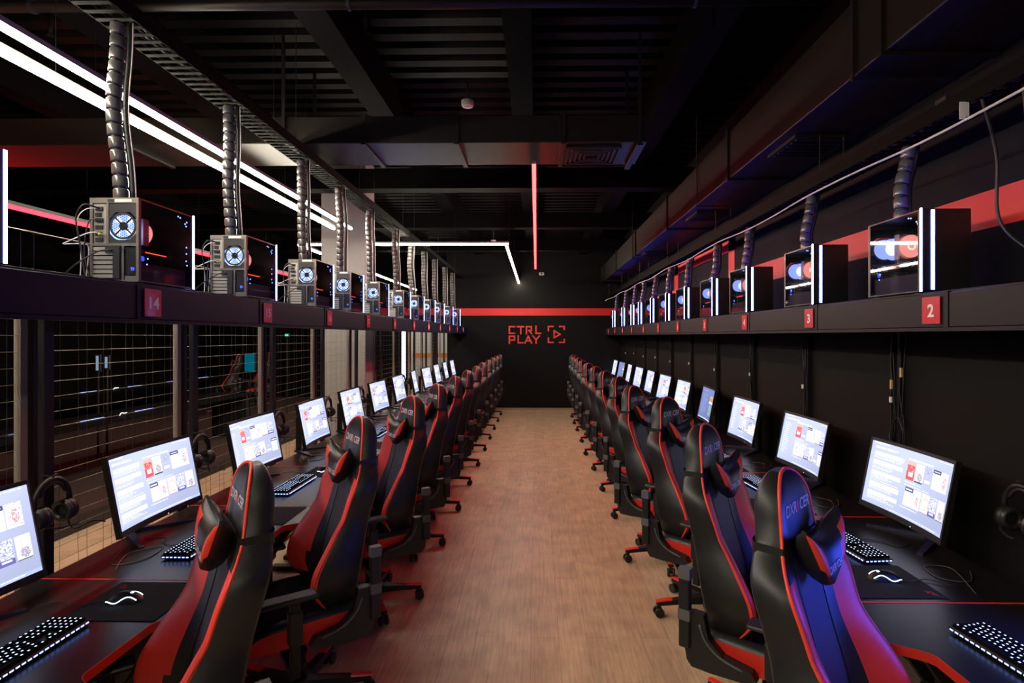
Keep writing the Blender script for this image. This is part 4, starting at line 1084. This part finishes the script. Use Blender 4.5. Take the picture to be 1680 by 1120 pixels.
    for s in (-1, 1):
        bm = nb(); prof = [(-0.26, 0.40), (-0.275, 0.48), (-0.245, 0.60), (-0.19, 0.60), (-0.17, 0.51), (-0.11, 0.455), (0.0, 0.435), (0.02, 0.405), (-0.02, 0.385), (-0.16, 0.375), (-0.24, 0.375)]
        x0, x1 = sorted((s*0.248, s*0.288)); prism(bm, prof, x0, x1, M=MX); c = obj('recline_cover', bm, PLASTIC, t)
        bm = nb(); x = s*0.2895; tube(bm, smooth_path([(x, -0.205, 0.56), (x, -0.18, 0.50), (x, -0.12, 0.452), (x, -0.03, 0.43)], 4), 0.005, 6); obj('grey_trim', bm, GREYP, c)
        # armrest
        bm = nb(); bx(bm, s*0.13-0.015, s*0.13+0.015, 0.07, 0.11, 0.33, 0.395); bx(bm, min(s*0.13, s*0.335), max(s*0.13, s*0.335), 0.0702, 0.1098, 0.315, 0.345); bxb(bm, s*0.325-0.015, s*0.325+0.015, 0.07, 0.11, 0.315, 0.64, 0.005, seg=1); a = obj('armrest_bracket', bm, METALB, t)
        bm = nb(); bxb(bm, s*0.325-0.020, s*0.325+0.020, 0.062, 0.118, 0.46, 0.60, 0.006, seg=1); obj('armrest_sleeve', bm, GREYP if False else PLASTIC, a)
        bm = nb(); bxb(bm, s*0.325-0.040, s*0.325+0.040, 0.0, 0.24, 0.640, 0.662, 0.010); obj('armrest_pad', bm, LEATHER, a)
        for zz in (0.735, 0.565):
            bm = nb(); bx(bm, s*0.287-0.018, s*0.287+0.018, -0.292, -0.242, zz, zz+0.045); obj('grey_cap', bm, GREYP, c)
        bm = nb(); bxb(bm, s*0.287-0.017, s*0.287+0.017, -0.29, -0.244, 0.45, 0.778, 0.004, seg=1); obj('hinge_column', bm, PLASTIC, c)
    # gas lift
    bm = nb(); cyl(bm, (0, 0, 0.10), (0, 0, 0.25), 0.030, 18); cyl(bm, (0, 0, 0.25), (0, 0, 0.33), 0.022, 18); cyl(bm, (0, 0, 0.235), (0, 0, 0.255), 0.034, 18); obj('gas_lift', bm, METALB, t)
    bm = nb(); cyl(bm, (0, 0, 0.07), (0, 0, 0.125), 0.046, 20, 0, 0.038); hub = obj('base_hub', bm, METALB, t)
    for k in range(5):
        a = math.radians(72*k+32); R = Matrix.Rotation(a, 4, 'Z')
        bm = nb(); v = []
        for (x, w_, z0, z1) in ((0.03, 0.036, 0.075, 0.120), (0.17, 0.027, 0.078, 0.108), (0.33, 0.020, 0.072, 0.092)):
            v.append([bm.verts.new((x, y, z)) for y, z in ((-w_, z0), (w_, z0), (w_*0.8, z1), (-w_*0.8, z1))])
        for p, q in zip(v, v[1:]):
            for i in range(4): bm.faces.new((p[i], p[(i+1) % 4], q[(i+1) % 4], q[i]))
        bm.faces.new(v[0][::-1]); bm.faces.new(v[-1]); bm.transform(R); lg = obj('base_leg', bm, METALB, t)
        bm = nb(); v = []
        for (x, w_, z) in ((0.235, 0.020, 0.1023), (0.30, 0.0185, 0.0968), (0.335, 0.015, 0.093)):
            v.append([bm.verts.new((x, y, z+dz)) for y, dz in ((-w_, 0), (w_, 0), (w_*0.8, 0.006), (-w_*0.8, 0.006))])
        for p, q in zip(v, v[1:]):
            for i in range(4): bm.faces.new((p[i], p[(i+1) % 4], q[(i+1) % 4], q[i]))
        bm.faces.new(v[0][::-1]); bm.faces.new(v[-1]); bm.transform(R); obj('red_leg_cap', bm, REDP, lg)
        bm = nb()
        for s in (-1, 1): cyl(bm, (0.318, s*0.011, 0.029), (0.318, s*0.027, 0.029), 0.029, 16)
        cyl(bm, (0.318, -0.011, 0.029), (0.318, 0.011, 0.029), 0.010, 8); bx(bm, 0.305, 0.331, -0.008, 0.008, 0.03, 0.075); cyl(bm, (0.318, 0, 0.06), (0.318, 0, 0.075), 0.012, 10)
        bm.transform(R); obj('caster', bm, PLASTIC, lg)
    return t
ch0 = make_chair()
used[ch0] = 0; KIDS[ch0] = [(c, list(c.children)) for c in ch0.children]
# chair local front is +y; left row faces -x (rz = +90deg) turned a little toward the camera
L_ANG = [38, 36, 35, 31, 25, 22, 18, 24, 20, 20, 20, 18]
R_ANG = [43, 37, 43, 39, 38, 35, 32, 34, 28, 30, 30, 28]
L_HUB = [(-1.155, 1.58), (-1.13, 2.60), (-1.09, 3.58)] + [(-1.10, 3.58+0.95*k) for k in range(1, 10)]
R_HUB = [(0.975, 1.50), (1.01, 2.38), (1.08, 3.48), (1.02, 4.33), (1.06, 5.35), (1.05, 6.28), (1.05, 7.25), (1.03, 8.15), (1.04, 9.15), (1.05, 10.2), (1.05, 11.0), (1.06, 11.9)]
first = True
for k in range(12):
    for side in (-1, 1):
        hx, hy = (L_HUB if side < 0 else R_HUB)[k]; ang = (L_ANG if side < 0 else R_ANG)[k]
        rz = math.radians(90+ang) if side < 0 else math.radians(-90-ang)
        lab = '%s red and black racing chair in the %s row, counted from the camera' % (ORD[k], 'left' if side < 0 else 'right')
        if first: ch0.location = (hx, hy, 0); ch0.rotation_euler = (0, 0, rz); ch0['label'] = lab; first = False
        else: dup(ch0, (hx, hy, 0), rz, lab)

# ------------------------------------------------------------------ right wall: channels with hanging cables
for k in range(10):
    y = 3.05+1.0*k
    t = thing('wall_channel', '%s black upright channel with cables below the right shelf, counted from the camera' % ORD[k], 'channel', (XR, y, 0.76), 0, 'upright channels on the right wall')
    bm = nb(); h = ZR0-0.016-0.76
    bx(bm, -0.03, 0, -0.035, -0.028, 0, h); bx(bm, -0.03, 0, 0.028, 0.035, 0, h); bx(bm, -0.006, 0, -0.028, 0.028, 0, h); obj('rail', bm, METALB, t)
    rnd = random.Random(k)
    for q in range(4 if k < 3 else 2):
        bm = nb(); yo = rnd.uniform(-0.02, 0.02)-(0.10 if (k == 0 and q > 1) else 0)
        pts = [(-0.028-0.006*q, yo+rnd.uniform(-.03, .03), h*(1-i/6)) for i in range(7)]; tube(bm, smooth_path(pts, 5), 0.0032, 6); obj('cable', bm, CABLE, t)
    bm = nb(); z = h*0.62-0.02*(k % 2); bx(bm, -0.056, -0.046, -0.008, 0.004, z, z+0.03); obj('pale_connector', bm, WHITEP, t)
    if k == 0:
        for yy, z in ((-0.10, 0.77), (-0.02, 0.70)):
            bm = nb(); bx(bm, -0.06, -0.05, yy, yy+0.012, z, z+0.05); obj('pale_connector', bm, mat('tan_plug', (0.7, 0.45, 0.2), 0.5), t)
        bm = nb(); c = [( -0.045, -0.06+0.05*math.cos(a)*(1+0.1*math.sin(3*a)), 0.42+0.13*math.sin(a)) for a in [i*PI/10 for i in range(42)]]
        tube(bm, [(p[0]-0.0004*i, p[1], p[2]) for i, p in enumerate(c)], 0.003, 6); obj('coiled_cable', bm, CABLE, t)
def loose(name, pts, r, m, label, cat='cable'):
    bm = nb(); tube(bm, smooth_path(pts, 8), r, 6); tag(obj(name, bm, m), label, cat)
loose('hanging_cable', [(1.70, 2.12, 2.655), (1.78, 2.15, 2.45), (1.80, 2.16, 2.20), (1.84, 2.05, 2.05), (1.88, 1.95, 1.94)], 0.006, CABLE, 'black cable dangling down onto the right shelf at the picture edge')
loose('hanging_cable', [(1.75, 2.00, 2.66), (1.77, 1.99, 2.38), (1.79, 1.98, 2.22), (1.80, 1.88, 2.12), (1.86, 1.75, 1.94)], 0.006, CABLE, 'right one of two black cables dangling before the red wall stripe')
loose('hanging_cable', [(1.78, 2.62, 2.66), (1.80, 2.66, 2.5), (1.80, 2.72, 2.36), (1.80, 2.78, 2.30), (1.78, 2.70, 2.26)], 0.004, CABLE, 'thin black cable looping behind the computer above plate two')
# cables on desks
dk = random.Random(5)
for k in range(6):
    for side in (-1, 1):
        yc = YL(k) if side < 0 else YR(k); x0 = 1.95 if side < 0 else 1.86
        pts = [(side*(x0-0.02), yc-0.2, 0.7535), (side*(x0-0.10), yc-0.34, 0.7535), (side*(x0-0.20), yc-0.30, 0.7535), (side*(x0-0.18), yc-0.15, 0.7535), (side*(x0-0.09), yc-0.22, 0.7585), (side*(x0-0.16), yc-0.40, 0.7535)]
        pts = [(a, b+dk.uniform(-.03, .03), c) for a, b, c in pts]
        loose('desk_cable', pts, 0.0025, mat('dark_grey_cable', (0.06, 0.055, 0.05), 0.4), 'thin loose cable curling on the %s desk of the %s row, counted from the camera' % (ORD[k], 'left' if side < 0 else 'right'))

# ------------------------------------------------------------------ neighbouring hall, seen through the fence
def far_desk(x, y, ln, label):
    t = thing('hall_desk', label, 'desk', (x, y, 0))
    bm = nb(); bx(bm, -0.35, 0.35, 0, ln, 0.72, 0.75); obj('desktop', bm, WALLD, t)
    for yy in (0.1, ln-0.1):
        bm = nb(); bx(bm, -0.3, 0.3, yy-0.03, yy+0.03, 0, 0.72); obj('leg', bm, METALB, t)
far_desk(-5.35, 4.2, 5.4, 'dark desk row beyond the left fence, nearer one'); far_desk(-8.0, 8.0, 5.4, 'dark desk row beyond the left fence, farther one')
i = 0
for x, ys in ((-5.25, (4.65, 5.5, 6.35, 7.2, 8.1)), (-7.9, (8.4, 9.5, 10.6, 11.7, 12.8))):
    for y in ys:
        t = thing('hall_keyboard', '%s glowing keyboard on the %s desk row beyond the left fence' % (ORD[i % 5], 'nearer' if i < 5 else 'farther'), 'keyboard', (x, y, 0.75), PI/2, 'glowing keyboards in the next hall')
        bm = nb(); bxb(bm, -0.19, 0.19, -0.06, 0.06, 0, 0.022, 0.004, seg=1); obj('case', bm, PLASTIC, t)
        bm = nb()
        for q in range(14): bx(bm, -0.17+q*0.0245, -0.155+q*0.0245, -0.06, -0.045, 0.022, 0.026)
        obj('key_lights', bm, emit('far_key_light', (0.3, 0.42, 1.0), 2.2), t); i += 1
for j, y in enumerate((5.1, 6.8, 10.1)):
    x = -5.2 if j < 2 else -7.85
    t = thing('hall_mouse', '%s glowing mouse on desks beyond the left fence' % ORD[j], 'mouse', (x, y, 0.75), 0, 'glowing mice in the next hall')
    bm = nb(); tube(bm, [(0, -0.05, 0.012), (0, -0.02, 0.022), (0, 0.03, 0.018), (0, 0.05, 0.01)], [0.01, 0.026, 0.024, 0.01], 10); obj('body', bm, PLASTIC, t, True)
    bm = nb(); tube(bm, smooth_path([(0.02, -0.06, 0.01), (0.02, -0.03, 0.04), (0.02, 0.02, 0.03), (0.02, 0.06, 0.035)], 4), 0.003, 6); obj('light_line', bm, E_MOUSE, t)
# chairs of the next hall
for j, (x, y) in enumerate(((-7.0, 12.2), (-6.9, 13.4))):
    dup(ch0, (x, y, 0), math.radians(110+j*20), '%s red chair in the dark hall beyond the left fence' % ORD[j])
def panel(name, label, cat, cx, y, cz, w_, h_, m):
    t = thing(name, label, cat, (cx, y, cz))
    box_obj('frame', PLASTIC, (-w_/2-0.02, w_/2+0.02, 0.0, 0.03, -h_/2-0.02, h_/2+0.02), t)
    box_obj('face', m, (-w_/2, w_/2, -0.004, 0, -h_/2, h_/2), t); box_obj('stand', PLASTIC, (-0.01, 0.01, 0.006, 0.026, -cz, -h_/2-0.021), t); return t
panel('hall_screen', 'teal glowing screen in the dark hall behind left fence', 'screen', -5.9, 11.2, 1.2, 0.2, 0.36, E_TEAL)
panel('lit_notice', 'left one of two small pale lit notices beyond the fence', 'notice', -6.32, 7.8, 1.36, 0.036, 0.21, E_POST)
panel('lit_notice', 'right one of two small pale lit notices beyond the fence', 'notice', -6.19, 7.8, 1.37, 0.036, 0.16, E_POST)
panel('exit_light', 'small green glowing exit light far behind the left fence', 'exit light', -5.5, 12.0, 1.77, 0.07, 0.045, E_GREEN)
# lit doorway far left
bm = nb()
for a in ((-3.32, -3.22, 0, 2.2), (-2.55, -2.45, 0, 2.2), (-3.22, -2.55, 2.1, 2.2)): bx(bm, a[0], a[1], DB+0.5, DB+0.6, a[2], a[3])
struct('door_1', bm, WALLD)
sbox('wall_far', PALE, -3.6, -2.2, DB+2.45, DB+2.5, 0, 2.6)
trim(ORANGE, -3.5, -2.3, DB+2.43, DB+2.45, 1.15, 1.27)
t = thing('door_light', 'bright upright white light tube at the far doorway, left side', 'light', (-3.01, 12.4, 0))
box_obj('diffuser', E_DOOR, (-0.04, 0.04, -0.015, 0.015, 0.35, 1.9), t); box_obj('base', METALB, (-0.06, 0.06, -0.05, 0.05, 0, 0.35), t)
t = thing('ceiling_lamp', 'plain lamp lighting the room behind the far doorway', 'light', (-2.9, DB+1.5, 2.6))
box_obj('diffuser', emit('door_room_light', (0.9, 0.93, 1.0), 6), (-0.3, 0.3, -0.3, 0.3, 0, 0.02), t); box_obj('housing', ALU, (-0.32, 0.32, -0.32, 0.32, 0.02, 0.06), t)
# red indicator on tray
t = thing('indicator_box', 'small box with a red light on the left cable tray', 'network box', (-1.79, 2.9, 3.166))
box_obj('box', PLASTIC, (-0.03, 0.03, -0.03, 0.03, 0, 0.03), t); box_obj('red_light', E_ORD, (0.015, 0.025, -0.036, -0.03, 0.008, 0.02), t)
t = thing('indicator_box', 'small box with a red light on the right cable tray', 'network box', (1.74, 2.35, 2.726))
box_obj('box', PLASTIC, (-0.03, 0.03, -0.03, 0.03, 0, 0.03), t); box_obj('red_light', E_ORD, (-0.025, -0.015, -0.034, -0.03, 0.005, 0.013), t)
box_obj('blue_light', emit('violet_dot', (0.2, 0.15, 1.0), 4), (-0.006, 0.0, -0.034, -0.03, 0.015, 0.025), t)
